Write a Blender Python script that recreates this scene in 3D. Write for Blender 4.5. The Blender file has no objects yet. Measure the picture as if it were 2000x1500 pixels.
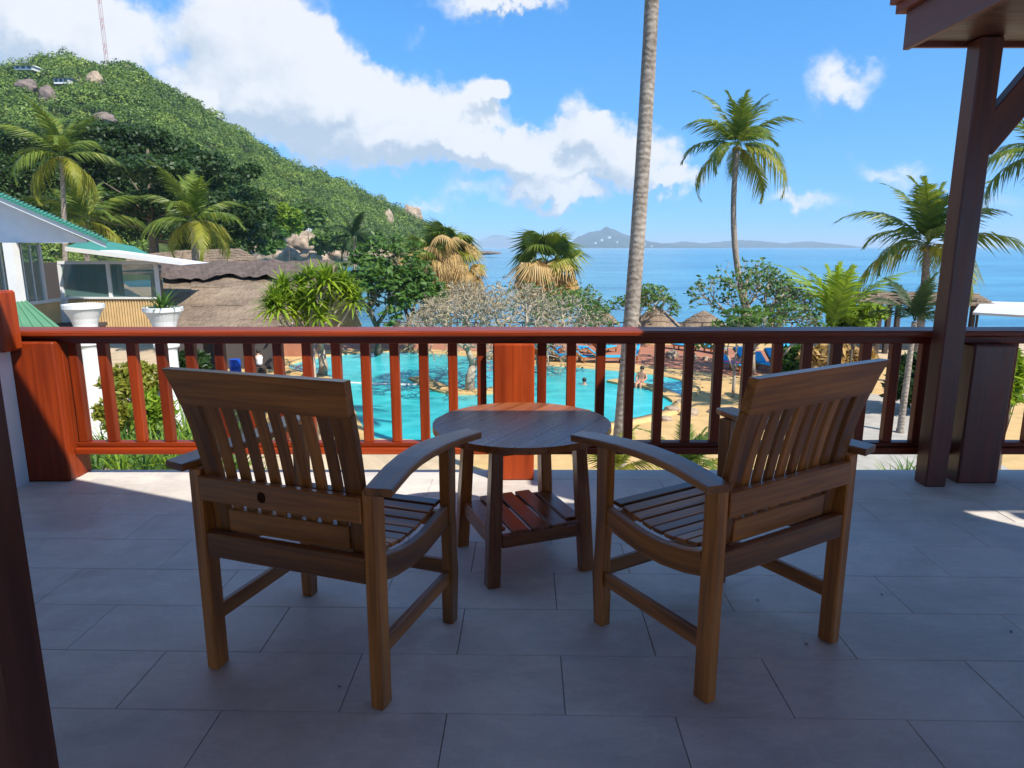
import bpy, bmesh, math, random
import numpy as np
from mathutils import Vector, Matrix
random.seed(7); RNG = np.random.default_rng(7)
R = math.radians
scn = bpy.context.scene
col = scn.collection

# ------------------------------------------------------------------ camera
CAM_Z = 1.28; PITCH = R(11.4); FPX = 1329.0
cam_d = bpy.data.cameras.new('camera'); cam = bpy.data.objects.new('camera', cam_d); col.objects.link(cam)
cam.location = (0, 0, CAM_Z); cam.rotation_euler = (R(90) - PITCH, 0, 0)
cam_d.sensor_width = 36; cam_d.lens = 36 * FPX / 2000; cam_d.clip_start = .05; cam_d.clip_end = 120000
scn.camera = cam
scn.view_settings.view_transform = 'Standard'; scn.view_settings.look = 'None'
scn.view_settings.exposure = 0.85; scn.view_settings.gamma = 1
scn.cycles.max_bounces = 7; scn.cycles.diffuse_bounces = 4; scn.cycles.transparent_max_bounces = 8

def ray(px, py):
    a = (px - 1000) / FPX; b = (750 - py) / FPX
    return Vector((a, math.cos(PITCH) + b * math.sin(PITCH), -math.sin(PITCH) + b * math.cos(PITCH)))
def at(px, py, Y):                      # point at distance Y in front of the terrace
    d = ray(px, py); return Vector((0, 0, CAM_Z)) + d * (Y / d.y)
def atz(px, py, z):                     # point on the level z
    d = ray(px, py); return Vector((0, 0, CAM_Z)) + d * ((z - CAM_Z) / d.z)

# ------------------------------------------------------------------ node helpers
class NT:
    def __init__(s, tree): s.t = tree; s.n = tree.nodes; s.l = tree.links
    def node(s, typ, **kw):
        n = s.n.new(typ)
        for k, v in kw.items(): setattr(n, k, v)
        return n
    def link(s, a, b): s.l.new(a, b)
    def put(s, sock, v):
        if hasattr(v, 'links') or isinstance(v, bpy.types.NodeSocket): s.l.new(v, sock)
        else: sock.default_value = v
    def math(s, op, a, b=None, c=None, clamp=False):
        n = s.node('ShaderNodeMath', operation=op); n.use_clamp = clamp
        s.put(n.inputs[0], a)
        if b is not None: s.put(n.inputs[1], b)
        if c is not None: s.put(n.inputs[2], c)
        return n.outputs[0]
    def vmath(s, op, a, b=None):
        n = s.node('ShaderNodeVectorMath', operation=op); s.put(n.inputs[0], a)
        if b is not None: s.put(n.inputs[1], b)
        return n.outputs['Value'] if op in ('LENGTH', 'DOT_PRODUCT') else n.outputs[0]
    def noise(s, vec, scale, detail=4, rough=.55, dist=0.):
        n = s.node('ShaderNodeTexNoise'); s.put(n.inputs['Vector'], vec)
        n.inputs['Scale'].default_value = scale; n.inputs['Detail'].default_value = detail
        n.inputs['Roughness'].default_value = rough; n.inputs['Distortion'].default_value = dist
        return n
    def ramp(s, fac, stops):
        n = s.node('ShaderNodeValToRGB'); e = n.color_ramp.elements
        while len(e) < len(stops): e.new(.5)
        for q, (p, c) in zip(e, stops): q.position = p; q.color = (*c[:3], 1) if len(c) >= 3 else (c[0],) * 3 + (1,)
        s.put(n.inputs[0], fac); return n.outputs[0]
    def mix(s, fac, a, b, mode='MIX'):
        n = s.node('ShaderNodeMix', data_type='RGBA', blend_type=mode)
        s.put(n.inputs[0], fac); s.put(n.inputs[6], a if not isinstance(a, tuple) else (*a[:3], 1)); s.put(n.inputs[7], b if not isinstance(b, tuple) else (*b[:3], 1))
        return n.outputs[2]
    def mapr(s, v, a, b, c, d, smooth=False):
        n = s.node('ShaderNodeMapRange'); n.interpolation_type = 'SMOOTHSTEP' if smooth else 'LINEAR'
        for i, q in enumerate((v, a, b, c, d)): s.put(n.inputs[i], q)
        return n.outputs[0]
    def bump(s, h, strength, dist=.01):
        n = s.node('ShaderNodeBump'); n.inputs['Strength'].default_value = strength; n.inputs['Distance'].default_value = dist
        s.put(n.inputs['Height'], h); return n.outputs[0]

# ------------------------------------------------------------------ world: sky with clouds
SUN_TO = Vector((.72, -.70, 1.0)).normalized()
SUN_EL = math.asin(SUN_TO.z); SUN_AZ = math.atan2(SUN_TO.x, SUN_TO.y)
CLOUDS = [  # picture places of the cloud heaps, turned into azimuth / elevation below
 (60,60,190,105,.9),(170,140,100,70,.7),(150,40,110,70,.7),(470,10,135,80,.9),(480,110,150,105,1.),(440,200,110,75,.9),(560,150,115,95,1.),(640,140,75,80,.9),
 (600,235,125,62,1.),(720,170,60,62,.8),(735,225,110,85,1.),(770,290,130,45,.85),(840,215,50,65,.9),(870,270,90,60,1.),(925,195,62,45,1.),(962,188,36,22,.8),
 (950,285,110,50,1.),(1040,310,90,48,.95),(1100,345,110,45,.9),(1090,262,45,35,.8),(1135,235,52,56,1.),(1185,280,85,62,1.),(1255,315,75,55,.95),(1320,358,62,22,.75),
 (1040,382,95,26,.8),(1120,385,60,22,.75),(372,190,36,32,.9),(960,0,105,30,.85),(1040,8,60,22,.6),(1650,155,72,34,.55),(1545,402,42,16,.55),(1745,332,70,22,.45),
 (905,372,52,34,.4),(1620,395,60,22,.4),(700,330,120,30,.35),(1930,400,70,24,.4),(835,395,40,14,.4),(820,62,30,16,.3)]
def build_world():
    w = bpy.data.worlds.new('World'); scn.world = w; w.use_nodes = True
    g = bpy.data.node_groups.new('cloud_field', 'ShaderNodeTree')
    g.interface.new_socket('P', in_out='INPUT', socket_type='NodeSocketVector')
    g.interface.new_socket('D', in_out='OUTPUT', socket_type='NodeSocketFloat')
    k = NT(g); gi = k.node('NodeGroupInput'); go = k.node('NodeGroupOutput'); Q = gi.outputs[0]
    tot = None
    for (x, y, rx, ry, a) in CLOUDS:
        d = ray(x, y).normalized(); az = math.atan2(d.x, d.y); el = math.asin(d.z)
        sx_, sy_ = FPX / rx * .86, FPX / ry * .86
        n = k.node('ShaderNodeVectorMath', operation='MULTIPLY_ADD'); k.link(Q, n.inputs[0]); n.inputs[1].default_value = (sx_, sy_, 0); n.inputs[2].default_value = (-az * sx_, -el * sy_, 0)
        e = k.vmath('LENGTH', n.outputs[0])
        v = k.math('MAXIMUM', k.math('MULTIPLY_ADD', e, -a, a), 0.)
        tot = v if tot is None else k.math('ADD', tot, v)
    k.link(tot, go.inputs[0])
    k = NT(w.node_tree); k.n.clear()
    tc = k.node('ShaderNodeTexCoord'); s = k.node('ShaderNodeSeparateXYZ'); k.link(tc.outputs['Generated'], s.inputs[0])
    az = k.math('ARCTAN2', s.outputs[0], s.outputs[1]); el = k.math('ARCSINE', s.outputs[2])
    cb = k.node('ShaderNodeCombineXYZ'); k.link(az, cb.inputs[0]); k.link(el, cb.inputs[1]); P = cb.outputs[0]
    n1 = k.noise(P, 12, 6, .64)
    sp = k.node('ShaderNodeSeparateColor'); k.link(n1.outputs['Color'], sp.inputs[0])
    Q = k.vmath('ADD', P, k.vmath('MULTIPLY', k.vmath('SUBTRACT', n1.outputs['Color'], (.5, .5, .5)), (.125, .125, 0)))
    # the rest of the sky: the same kind of heaps scattered by noise
    out = k.math('MAXIMUM', k.mapr(k.math('ABSOLUTE', az), .72, 1.0, 0, 1), k.mapr(el, .42, .6, 0, 1))
    big = k.noise(k.vmath('MULTIPLY', Q, (1, 1.7, 1)), 2.6, 1, .5)
    gen = k.math('MULTIPLY', k.mapr(big.outputs[0], .52, .72, 0, 1), out)
    fine = k.math('SUBTRACT', sp.outputs[2], .5)
    def field(off):
        n = k.node('ShaderNodeGroup'); n.node_tree = g
        k.link(k.vmath('ADD', Q, off), n.inputs[0])
        t = k.math('ADD', n.outputs[0], gen)
        return k.math('MULTIPLY_ADD', k.math('MINIMUM', t, .6), k.math('MULTIPLY', fine, 2.5), t)
    d0 = field((0, 0, 0)); d1 = field((.010, .026, 0))
    mask = k.mapr(d0, .03, .62, 0, 1, True)
    lit = k.mapr(k.math('SUBTRACT', d0, d1), -.50, .26, 0, 1, True)
    lit = k.math('ADD', lit, k.math('MULTIPLY', fine, 1.3), clamp=True)
    ccol = k.mix(lit, (2.0, 2.4, 2.85), (3.55, 3.6, 3.7))
    sky = k.node('ShaderNodeTexSky', sky_type='NISHITA'); sky.sun_disc = False
    sky.sun_elevation = SUN_EL; sky.sun_rotation = SUN_AZ; sky.air_density = 1.0; sky.dust_density = .0; sky.ozone_density = 2.2
    hs = k.node('ShaderNodeHueSaturation'); hs.inputs['Saturation'].default_value = 1.33; hs.inputs['Value'].default_value = 1.0
    zc = k.node('ShaderNodeCombineXYZ'); k.link(s.outputs[0], zc.inputs[0]); k.link(s.outputs[1], zc.inputs[1]); k.link(k.math('MULTIPLY_ADD', k.math('MAXIMUM', s.outputs[2], 0.), .78, .22), zc.inputs[2])
    k.link(k.vmath('NORMALIZE', zc.outputs[0]), sky.inputs[0])
    k.link(sky.outputs[0], hs.inputs['Color'])
    c = k.mix(k.math('MULTIPLY', mask, .93), hs.outputs[0], ccol)
    bg = k.node('ShaderNodeBackground'); bg.inputs['Strength'].default_value = .15
    w.cycles.sampling_method = 'MANUAL'; w.cycles.sample_map_resolution = 512
    k.link(c, bg.inputs[0]); o = k.node('ShaderNodeOutputWorld'); k.link(bg.outputs[0], o.inputs[0])
build_world()
sun_d = bpy.data.lights.new('sun', 'SUN'); sun_d.energy = 4.4; sun_d.angle = R(.53); sun_d.color = (1, .945, .86)
sun = bpy.data.objects.new('sun', sun_d); col.objects.link(sun); sun.rotation_euler = SUN_TO.to_track_quat('Z', 'Y').to_euler(); sun.location = (8, -8, 14)

# ------------------------------------------------------------------ materials
MATS = {}
def mat(name):
    m = bpy.data.materials.new(name); m.use_nodes = True; k = NT(m.node_tree)
    b = k.n['Principled BSDF']; MATS[name] = m; return m, k, b
def plain(name, c, rough=.6, spec=.5, noise=0, nscale=6, bump=0, bscale=40, metal=0, coat=0):
    m, k, b = mat(name); b.inputs['Roughness'].default_value = rough; b.inputs['Specular IOR Level'].default_value = spec
    b.inputs['Metallic'].default_value = metal; b.inputs['Coat Weight'].default_value = coat
    tc = k.node('ShaderNodeTexCoord').outputs['Object']
    if noise:
        n = k.noise(tc, nscale, 6, .6)
        lo = tuple(x * (1 - noise) for x in c); hi = tuple(min(1, x * (1 + noise)) for x in c)
        k.link(k.ramp(n.outputs[0], [(.3, lo), (.7, hi)]), b.inputs['Base Color'])
    else: b.inputs['Base Color'].default_value = (*c, 1)
    if bump:
        n = k.noise(tc, bscale, 4, .6); k.link(k.bump(n.outputs[0], bump, .01), b.inputs['Normal'])
    return m
def wood(name, c, dark, rough=.35, coat=.0, spec=.5):
    m, k, b = mat(name); b.inputs['Specular IOR Level'].default_value = spec
    a = k.node('ShaderNodeAttribute', attribute_name='grain').outputs['Vector']
    g1 = k.noise(k.vmath('MULTIPLY', a, (1.6, 26, 26)), 1., 5, .6, .4)
    g2 = k.noise(k.vmath('MULTIPLY', a, (4, 130, 130)), 1., 3, .6)
    g3 = k.noise(k.vmath('MULTIPLY', a, (.9, 5, 5)), 1., 2, .5, .8)
    ac = k.node('ShaderNodeAttribute', attribute_name='piece').outputs['Fac']
    v = k.math('ADD', k.math('MULTIPLY', g1.outputs[0], .55), k.math('ADD', k.math('MULTIPLY', g2.outputs[0], .2), k.math('MULTIPLY', g3.outputs[0], .3)))
    mid = tuple((x + y) / 2 for x, y in zip(c, dark))
    cc = k.ramp(v, [(.34, dark), (.50, mid), (.62, c), (.75, tuple(min(1, x * 1.18) for x in c))])
    cc = k.mix(1.0, cc, k.ramp(ac, [(0, (.55, .52, .50)), (1, (1.28, 1.22, 1.15))]), 'MULTIPLY')
    k.link(cc, b.inputs['Base Color'])
    k.link(k.mapr(g1.outputs[0], .3, .7, rough - .08, rough + .12), b.inputs['Roughness'])
    b.inputs['Coat Weight'].default_value = coat; b.inputs['Coat Roughness'].default_value = .22
    k.link(k.bump(k.math('ADD', k.math('MULTIPLY', g2.outputs[0], .6), g1.outputs[0]), .12, .004), b.inputs['Normal'])
    return m
def leaf(name, c1, c2, c3=None, trans=.35, rough=.5):
    m, k, b = mat(name)
    ge = k.node('ShaderNodeNewGeometry'); oi = k.node('ShaderNodeObjectInfo')
    st = [(0., c1), (.55, c2), (1., c3 or c2)]
    tc = k.node('ShaderNodeTexCoord').outputs['Object']
    big = k.noise(tc, .55, 2, .5); pa = k.node('ShaderNodeAttribute', attribute_name='piece').outputs['Fac']
    f = k.math('ADD', k.math('ADD', k.math('MULTIPLY', ge.outputs['Random Per Island'], .55 if name != 'leaf_forest' else .3), k.mapr(big.outputs[0], .3, .7, 0, .45 if name != 'leaf_forest' else 0.)), k.math('MULTIPLY', pa, .65))
    cc = k.ramp(f, st); k.link(cc, b.inputs['Base Color'])
    b.inputs['Roughness'].default_value = rough; b.inputs['Specular IOR Level'].default_value = .35
    t = k.node('ShaderNodeBsdfTranslucent'); k.link(k.mix(1., cc, (1.25, 1.2, .7), 'MULTIPLY'), t.inputs[0])
    mx = k.node('ShaderNodeMixShader'); mx.inputs[0].default_value = trans
    k.link(b.outputs[0], mx.inputs[1]); k.link(t.outputs[0], mx.inputs[2]); k.link(mx.outputs[0], k.n['Material Output'].inputs[0])
    return m

wood('teak', (.46, .155, .024), (.065, .019, .005), .34, coat=.25)
wood('teak_table', (.42, .125, .016), (.17, .042, .008), .27, coat=.2)
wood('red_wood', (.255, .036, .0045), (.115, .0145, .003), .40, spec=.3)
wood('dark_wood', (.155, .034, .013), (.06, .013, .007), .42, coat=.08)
wood('fascia_wood', (.17, .048, .036), (.125, .035, .027), .5)
plain('white_plaster', (.62, .64, .66), .8, .3, .06, 3, .15, 60)
plain('cream_wall', (.50, .43, .33), .85, .3, .08, 2)
plain('slab', (.40, .37, .33), .9, .3, .15, 4)
plain('roof_tile', (.22, .06, .04), .7, .3, .2, 6)
def tile_mat():
    m, k, b = mat('floor_tile')
    a = k.node('ShaderNodeAttribute', attribute_name='grain').outputs['Vector']; oi = k.node('ShaderNodeObjectInfo')
    cmb = k.node('ShaderNodeCombineXYZ'); k.link(k.math('MULTIPLY', oi.outputs['Random'], 37.), cmb.inputs[0]); k.link(k.math('MULTIPLY', oi.outputs['Random'], 91.), cmb.inputs[1])
    p = k.vmath('ADD', a, cmb.outputs[0])
    n1 = k.noise(k.vmath('MULTIPLY', p, (1, 2.2, 1)), 3.2, 6, .62, .6); n2 = k.noise(p, 90, 3, .6); n3 = k.noise(k.vmath('MULTIPLY', p, (1, 3, 1)), 9, 5, .65, 1.2)
    v = k.math('ADD', k.math('MULTIPLY', n1.outputs[0], .6), k.math('ADD', k.math('MULTIPLY', n2.outputs[0], .12), k.math('MULTIPLY', n3.outputs[0], .28)))
    c = k.ramp(v, [(.32, (.47, .43, .38)), (.5, (.60, .55, .48)), (.66, (.68, .62, .54))])
    c = k.mix(k.math('MULTIPLY', oi.outputs['Random'], .25), c, (.54, .50, .46))
    veins = k.ramp(k.math('ABSOLUTE', k.math('SUBTRACT', n3.outputs[0], .5)), [(0., (.93, .92, .9)), (.03, (1, 1, 1))])
    c = k.mix(1., c, veins, 'MULTIPLY'); wc = k.node('ShaderNodeTexCoord').outputs['Object']
    st = k.noise(wc, 1.7, 5, .65, .5); c = k.mix(1., c, k.ramp(st.outputs[0], [(.35, (.80, .79, .79)), (.55, (1, 1, 1)), (.7, (1.06, 1.05, 1.04))]), 'MULTIPLY')
    k.link(c, b.inputs['Base Color']); b.inputs['Specular IOR Level'].default_value = .4
    k.link(k.mapr(n1.outputs[0], .3, .7, .42, .62), b.inputs['Roughness'])
    k.link(k.bump(k.math('ADD', n2.outputs[0], n3.outputs[0]), .08, .004), b.inputs['Normal'])
tile_mat()

# ------------------------------------------------------------------ mesh helpers
class MB:
    """collects shapes; build() links them as ONE mesh object"""
    def __init__(s): s.v = []; s.f = []; s.g = []; s.p = []; s.m = []
    def add(s, v, f, grain=None, mi=0):
        n = len(s.v); s.v += [tuple(x) for x in v]; s.f += [tuple(i + n for i in q) for q in f]; s.m += [mi] * len(f)
        ro = (random.uniform(0, 40), random.uniform(0, 40), random.uniform(0, 40)); pc = random.random()
        if grain is None: grain = v
        s.g += [(a[0] + ro[0], a[1] + ro[1], a[2] + ro[2]) for a in grain]; s.p += [pc] * len(v)
    def box(s, a, b, axis=None, ch=0., mi=0):
        (x0, y0, z0), (x1, y1, z1) = a, b
        v, f = chamfer_box(x0, y0, z0, x1, y1, z1, ch)
        d = (abs(x1 - x0), abs(y1 - y0), abs(z1 - z0)); ax = d.index(max(d)) if axis is None else axis
        g = [(q[ax], q[(ax + 1) % 3], q[(ax + 2) % 3]) for q in v]
        s.add(v, f, g, mi)
    def bar(s, p0, p1, w, t, side=(1, 0, 0), ch=.003, mi=0):
        """straight rectangular bar, w across `side`, t across the third axis"""
        p0 = Vector(p0); p1 = Vector(p1); d = (p1 - p0); L = d.length; d.normalize()
        sd = Vector(side); sd = (sd - d * sd.dot(d)).normalized(); up = d.cross(sd)
        v, f = chamfer_box(0, -w / 2, -t / 2, L, w / 2, t / 2, ch)
        s.add([p0 + d * q[0] + sd * q[1] + up * q[2] for q in v], f, v, mi)
    def sweep(s, pts, W, T, side=(1, 0, 0), mi=0):
        """rectangular section along a polyline; W, T lists or numbers"""
        pts = [Vector(p) for p in pts]; n = len(pts); W = W if isinstance(W, (list, tuple)) else [W] * n; T = T if isinstance(T, (list, tuple)) else [T] * n
        v = []; g = []; l = 0
        for i, p in enumerate(pts):
            d = (pts[min(i + 1, n - 1)] - pts[max(i - 1, 0)]).normalized(); sd = Vector(side); sd = (sd - d * sd.dot(d)).normalized(); up = d.cross(sd)
            if i: l += (p - pts[i - 1]).length
            w, t = W[i] / 2, T[i] / 2; c = min(.004, w * .3, t * .3)
            for a, b in ((-w + c, -t), (w - c, -t), (w, -t + c), (w, t - c), (w - c, t), (-w + c, t), (-w, t - c), (-w, -t + c)):
                v.append(p + sd * a + up * b); g.append((l, a, b))
        f = [(i * 8 + j, i * 8 + (j + 1) % 8, i * 8 + 8 + (j + 1) % 8, i * 8 + 8 + j) for i in range(n - 1) for j in range(8)]
        f += [tuple(range(7, -1, -1)), tuple((n - 1) * 8 + j for j in range(8))]
        s.add(v, f, g, mi)
    def tube(s, pts, rad, sides=8, mi=0):
        pts = [Vector(p) for p in pts]; n = len(pts); rad = rad if isinstance(rad, (list, tuple)) else [rad] * n
        v = []; g = []; l = 0; sd = None
        for i, p in enumerate(pts):
            d = (pts[min(i + 1, n - 1)] - pts[max(i - 1, 0)]).normalized()
            if sd is None: sd = d.orthogonal().normalized()
            sd = (sd - d * sd.dot(d)).normalized(); up = d.cross(sd)
            if i: l += (p - pts[i - 1]).length
            for j in range(sides):
                a = 2 * math.pi * j / sides; q = sd * math.cos(a) * rad[i] + up * math.sin(a) * rad[i]
                v.append(p + q); g.append((l, q.x, q.y))
        f = [(i * sides + j, i * sides + (j + 1) % sides, (i + 1) * sides + (j + 1) % sides, (i + 1) * sides + j) for i in range(n - 1) for j in range(sides)]
        f += [tuple(range(sides - 1, -1, -1)), tuple((n - 1) * sides + j for j in range(sides))]
        s.add(v, f, g, mi)
    def lathe(s, prof, c=(0, 0, 0), sides=24, mi=0):
        c = Vector(c); v = [c + Vector((r * math.cos(2 * math.pi * j / sides), r * math.sin(2 * math.pi * j / sides), z)) for r, z in prof for j in range(sides)]
        n = len(prof); f = [(i * sides + j, i * sides + (j + 1) % sides, (i + 1) * sides + (j + 1) % sides, (i + 1) * sides + j) for i in range(n - 1) for j in range(sides)]
        f += [tuple(range(sides - 1, -1, -1)), tuple((n - 1) * sides + j for j in range(sides))]
        s.add(v, f, None, mi)
    def prism(s, poly, z0, z1, mi=0):
        n = len(poly); v = [(x, y, z0) for x, y in poly] + [(x, y, z1) for x, y in poly]
        ar = sum(poly[i][0] * poly[(i + 1) % n][1] - poly[(i + 1) % n][0] * poly[i][1] for i in range(n))
        f = [tuple(range(n - 1, -1, -1)), tuple(range(n, 2 * n))] + [(i, (i + 1) % n, n + (i + 1) % n, n + i) for i in range(n)]
        if ar < 0: f = [q[::-1] for q in f]
        s.add(v, f, None, mi)
    def build(s, name, mats, parent=None, scale=1., smooth=False, loc=None):
        me = bpy.data.meshes.new(name); me.from_pydata([(a * scale, b * scale, c * scale) for a, b, c in s.v], [], s.f)
        ga = me.attributes.new('grain', 'FLOAT_VECTOR', 'POINT'); ga.data.foreach_set('vector', np.array(s.g, 'f').ravel() * scale)
        pa = me.attributes.new('piece', 'FLOAT', 'POINT'); pa.data.foreach_set('value', np.array(s.p, 'f'))
        for m in ([mats] if isinstance(mats, str) else mats): me.materials.append(MATS[m])
        if any(s.m): me.polygons.foreach_set('material_index', s.m)
        if smooth: me.shade_smooth() if hasattr(me, 'shade_smooth') else me.polygons.foreach_set('use_smooth', [True] * len(me.polygons))
        o = bpy.data.objects.new(name, me); col.objects.link(o)
        if parent: o.parent = parent
        if loc: o.location = loc
        return o
def chamfer_box(x0, y0, z0, x1, y1, z1, c):
    x0, x1 = min(x0, x1), max(x0, x1); y0, y1 = min(y0, y1), max(y0, y1); z0, z1 = min(z0, z1), max(z0, z1)
    c = min(c, (x1 - x0) * .3, (y1 - y0) * .3, (z1 - z0) * .3)
    if c <= 0:
        v = [(x, y, z) for z in (z0, z1) for y in (y0, y1) for x in (x0, x1)]
        return v, [(0, 2, 3, 1), (4, 5, 7, 6), (0, 1, 5, 4), (2, 6, 7, 3), (0, 4, 6, 2), (1, 3, 7, 5)]
    v = []; idx = {}
    for sx, X in ((0, x0), (1, x1)):
        for sy, Y in ((0, y0), (1, y1)):
            for sz, Z in ((0, z0), (1, z1)):
                dx = c if sx == 0 else -c; dy = c if sy == 0 else -c; dz = c if sz == 0 else -c
                for ax in range(3):
                    idx[sx, sy, sz, ax] = len(v)
                    v.append((X if ax == 0 else X + dx, Y if ax == 1 else Y + dy, Z if ax == 2 else Z + dz))
    f = []
    def orient(q):
        a, b, cc = Vector(v[q[0]]), Vector(v[q[1]]), Vector(v[q[2]]); n = (b - a).cross(cc - a)
        ctr = sum((Vector(v[i]) for i in q), Vector()) / len(q) - Vector(((x0 + x1) / 2, (y0 + y1) / 2, (z0 + z1) / 2))
        return tuple(q) if n.dot(ctr) > 0 else tuple(q[::-1])
    o = [(0, 0), (1, 0), (1, 1), (0, 1)]
    for ax in range(3):
        for s in (0, 1):
            f.append(orient([idx[tuple(np.insert([a, b], ax, s)) + (ax,)] for a, b in o]))
    for ax in range(3):
        a1, a2 = [(1, 2), (0, 2), (0, 1)][ax]
        for a, b in ((0, 0), (0, 1), (1, 0), (1, 1)):
            k0 = tuple(np.insert([a, b], ax, 0)); k1 = tuple(np.insert([a, b], ax, 1))
            f.append(orient([idx[k0 + (a1,)], idx[k1 + (a1,)], idx[k1 + (a2,)], idx[k0 + (a2,)]]))
    for sx in (0, 1):
        for sy in (0, 1):
            for sz in (0, 1): f.append(orient([idx[sx, sy, sz, a] for a in range(3)]))
    return v, f
def tag(o, label, cat, group=None):
    o['label'] = label; o['category'] = cat
    if group: o['group'] = group
    return o
def struct(o): o['kind'] = 'structure'; return o
def empty(name, loc=(0, 0, 0), rz=0):
    o = bpy.data.objects.new(name, None); col.objects.link(o); o.location = loc; o.rotation_euler = (0, 0, rz); o.empty_display_size = .2; return o
def np_mesh(name, V, F, matname, parent=None, loc=None, smooth=False):
    """V (n,3), F (m,k) of one face size"""
    V = np.asarray(V, 'f'); F = np.asarray(F, 'i'); m, kk = F.shape
    me = bpy.data.meshes.new(name); me.vertices.add(len(V)); me.vertices.foreach_set('co', V.ravel())
    me.loops.add(m * kk); me.loops.foreach_set('vertex_index', F.ravel()); me.polygons.add(m)
    me.polygons.foreach_set('loop_start', np.arange(0, m * kk, kk, dtype='i')); me.update(calc_edges=True)
    if smooth: me.polygons.foreach_set('use_smooth', np.ones(m, bool))
    me.materials.append(MATS[matname]); o = bpy.data.objects.new(name, me); col.objects.link(o)
    if parent: o.parent = parent
    if loc is not None: o.location = loc
    return o
def copy_tree(o, parent=None):
    c = o.copy(); col.objects.link(c); c.parent = parent
    for ch in list(o.children): copy_tree(ch, c)
    return c
S = CAM_Z / 1.45        # the terrace below is laid out in these units and scaled once

# ================================================================== TERRACE
FLOOR_Y1 = 4.31
slab = MB(); slab.box((-3.4, -5.2, -.40), (6.6, FLOOR_Y1, -.014)); floor = struct(slab.build('terrace_floor', 'slab', scale=S))
t_ang = R(-1.2)
tl = MB(); tl.v = []
TW, TD, GAP = .72, .3185, .0013
def clip(poly, nx, ny, d):
    out = []
    for i in range(len(poly)):
        a, b = poly[i], poly[(i + 1) % len(poly)]; da = a[0] * nx + a[1] * ny - d; db = b[0] * nx + b[1] * ny - d
        if da <= 0: out.append(a)
        if da * db < 0: q = da / (da - db); out.append((a[0] + (b[0] - a[0]) * q, a[1] + (b[1] - a[1]) * q))
    return out
for r in range(-23, 9):
    y0 = 2.222 + r * TD
    for c in range(-8, 10):
        x0 = c * TW + (.129 if r % 2 else .474) - (0 if r % 2 else 0)
        p = [(x0 + GAP, y0 + GAP), (x0 + TW - GAP, y0 + GAP), (x0 + TW - GAP, y0 + TD - GAP), (x0 + GAP, y0 + TD - GAP)]
        p = [(a * math.cos(t_ang) - b * math.sin(t_ang), a * math.sin(t_ang) + b * math.cos(t_ang)) for a, b in p]
        for q in ((0, 1, FLOOR_Y1 + .004), (0, -1, 5.19), (-1, 0, 3.06), (1, 0, 6.0)):
            if p: p = clip(p, *q)
        if len(p) < 3: continue
        if not (-3.05 < sum(a for a, b in p) / len(p) < 5.9): continue
        m = MB(); n = len(p); cx = sum(a for a, b in p) / n; cy = sum(b for a, b in p) / n
        dz = random.uniform(-.0006, .0006)
        inn = [(cx + (a - cx) * .9965, cy + (b - cy) * .9925) for a, b in p]
        v = [(a, b, -.012) for a, b in p] + [(a, b, -.0018 + dz) for a, b in p] + [(a, b, dz) for a, b in inn]
        f = [(i, (i + 1) % n, n + (i + 1) % n, n + i) for i in range(n)] + [(n + i, n + (i + 1) % n, 2 * n + (i + 1) % n, 2 * n + i) for i in range(n)] + [tuple(range(2 * n, 3 * n))]
        m.add(v, f); m.build('floor_tile', 'floor_tile', floor, S)

# rear wall of the house behind the camera, low side wall
m = MB(); m.box((-3.4, -5.4, -.40), (6.6, -5.202, 2.6)); tag(m.build('house_wall', 'cream_wall', scale=S), 'plain cream house wall closing the back of the terrace', 'wall')
m = MB(); m.box((-3.34, 1.2, -.012), (-3.035, 4.073, .845)); tag(m.build('parapet_wall', 'white_plaster', scale=S), 'low white plastered side wall beside the red corner post', 'wall')
m = MB(); m.box((-3.34, 3.90, .847), (-2.935, 4.055, 1.20), 2, .012); tag(m.build('wall_post', 'red_wood', scale=S), 'short red wooden post standing on the low white side wall', 'post')

# --- railing
rail = empty('railing', (0, 0, 0)); tag(rail, 'red brown wooden railing with square balusters along the terrace edge', 'railing')
def part(name, matname, parent, fn, smooth=False):
    m = MB(); fn(m); return m.build(name, matname, parent, S, smooth)
part('corner_post', 'red_wood', rail, lambda m: (m.box((-3.055, 4.075, 0.001), (-2.775, 4.158, .885), 2, .010), m.box((-3.053, 4.1585, 0.001), (-2.777, 4.30, .8635), 2, .004)))
part('newel_post', 'red_wood', rail, lambda m: (m.box((-.117, 4.098, .001), (.138, 4.158, .872), 2, .010), m.box((-.115, 4.1585, .001), (.136, 4.29, .8635), 2, .004)))
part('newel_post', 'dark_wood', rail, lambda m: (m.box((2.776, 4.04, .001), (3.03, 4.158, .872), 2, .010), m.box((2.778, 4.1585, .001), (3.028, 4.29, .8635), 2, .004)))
part('hand_rail', 'red_wood', rail, lambda m: m.box((-3.30, 4.088, .914), (6.5, 4.315, .952), 0, .010))
part('sub_rail', 'red_wood', rail, lambda m: m.box((-3.06, 4.160, .864), (6.5, 4.262, .913), 0, .004))
def lower(x0, x1):
    part('bottom_rail', 'red_wood', rail, lambda m: (m.box((x0, 4.150, .155), (x1, 4.275, .196), 0, .005), m.box((x0 + .002, 4.178, .198), (x1 - .002, 4.248, .226), 0, .004)))
lower(-2.774, -.119); lower(.140, 2.774); lower(3.032, 6.3)
bal = None
xs = [-2.735 + i * (2.735 - .19) / 14 for i in range(15)] + [.187 + i * .184 for i in range(14)] + [3.12 + i * .184 for i in range(12)]
for i, x in enumerate(xs):
    m = MB(); m.box((x - .0285, 4.186, .2265), (x + .0285, 4.240, .863), 2, .004); m.build('baluster', 'red_wood', rail, S)

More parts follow.
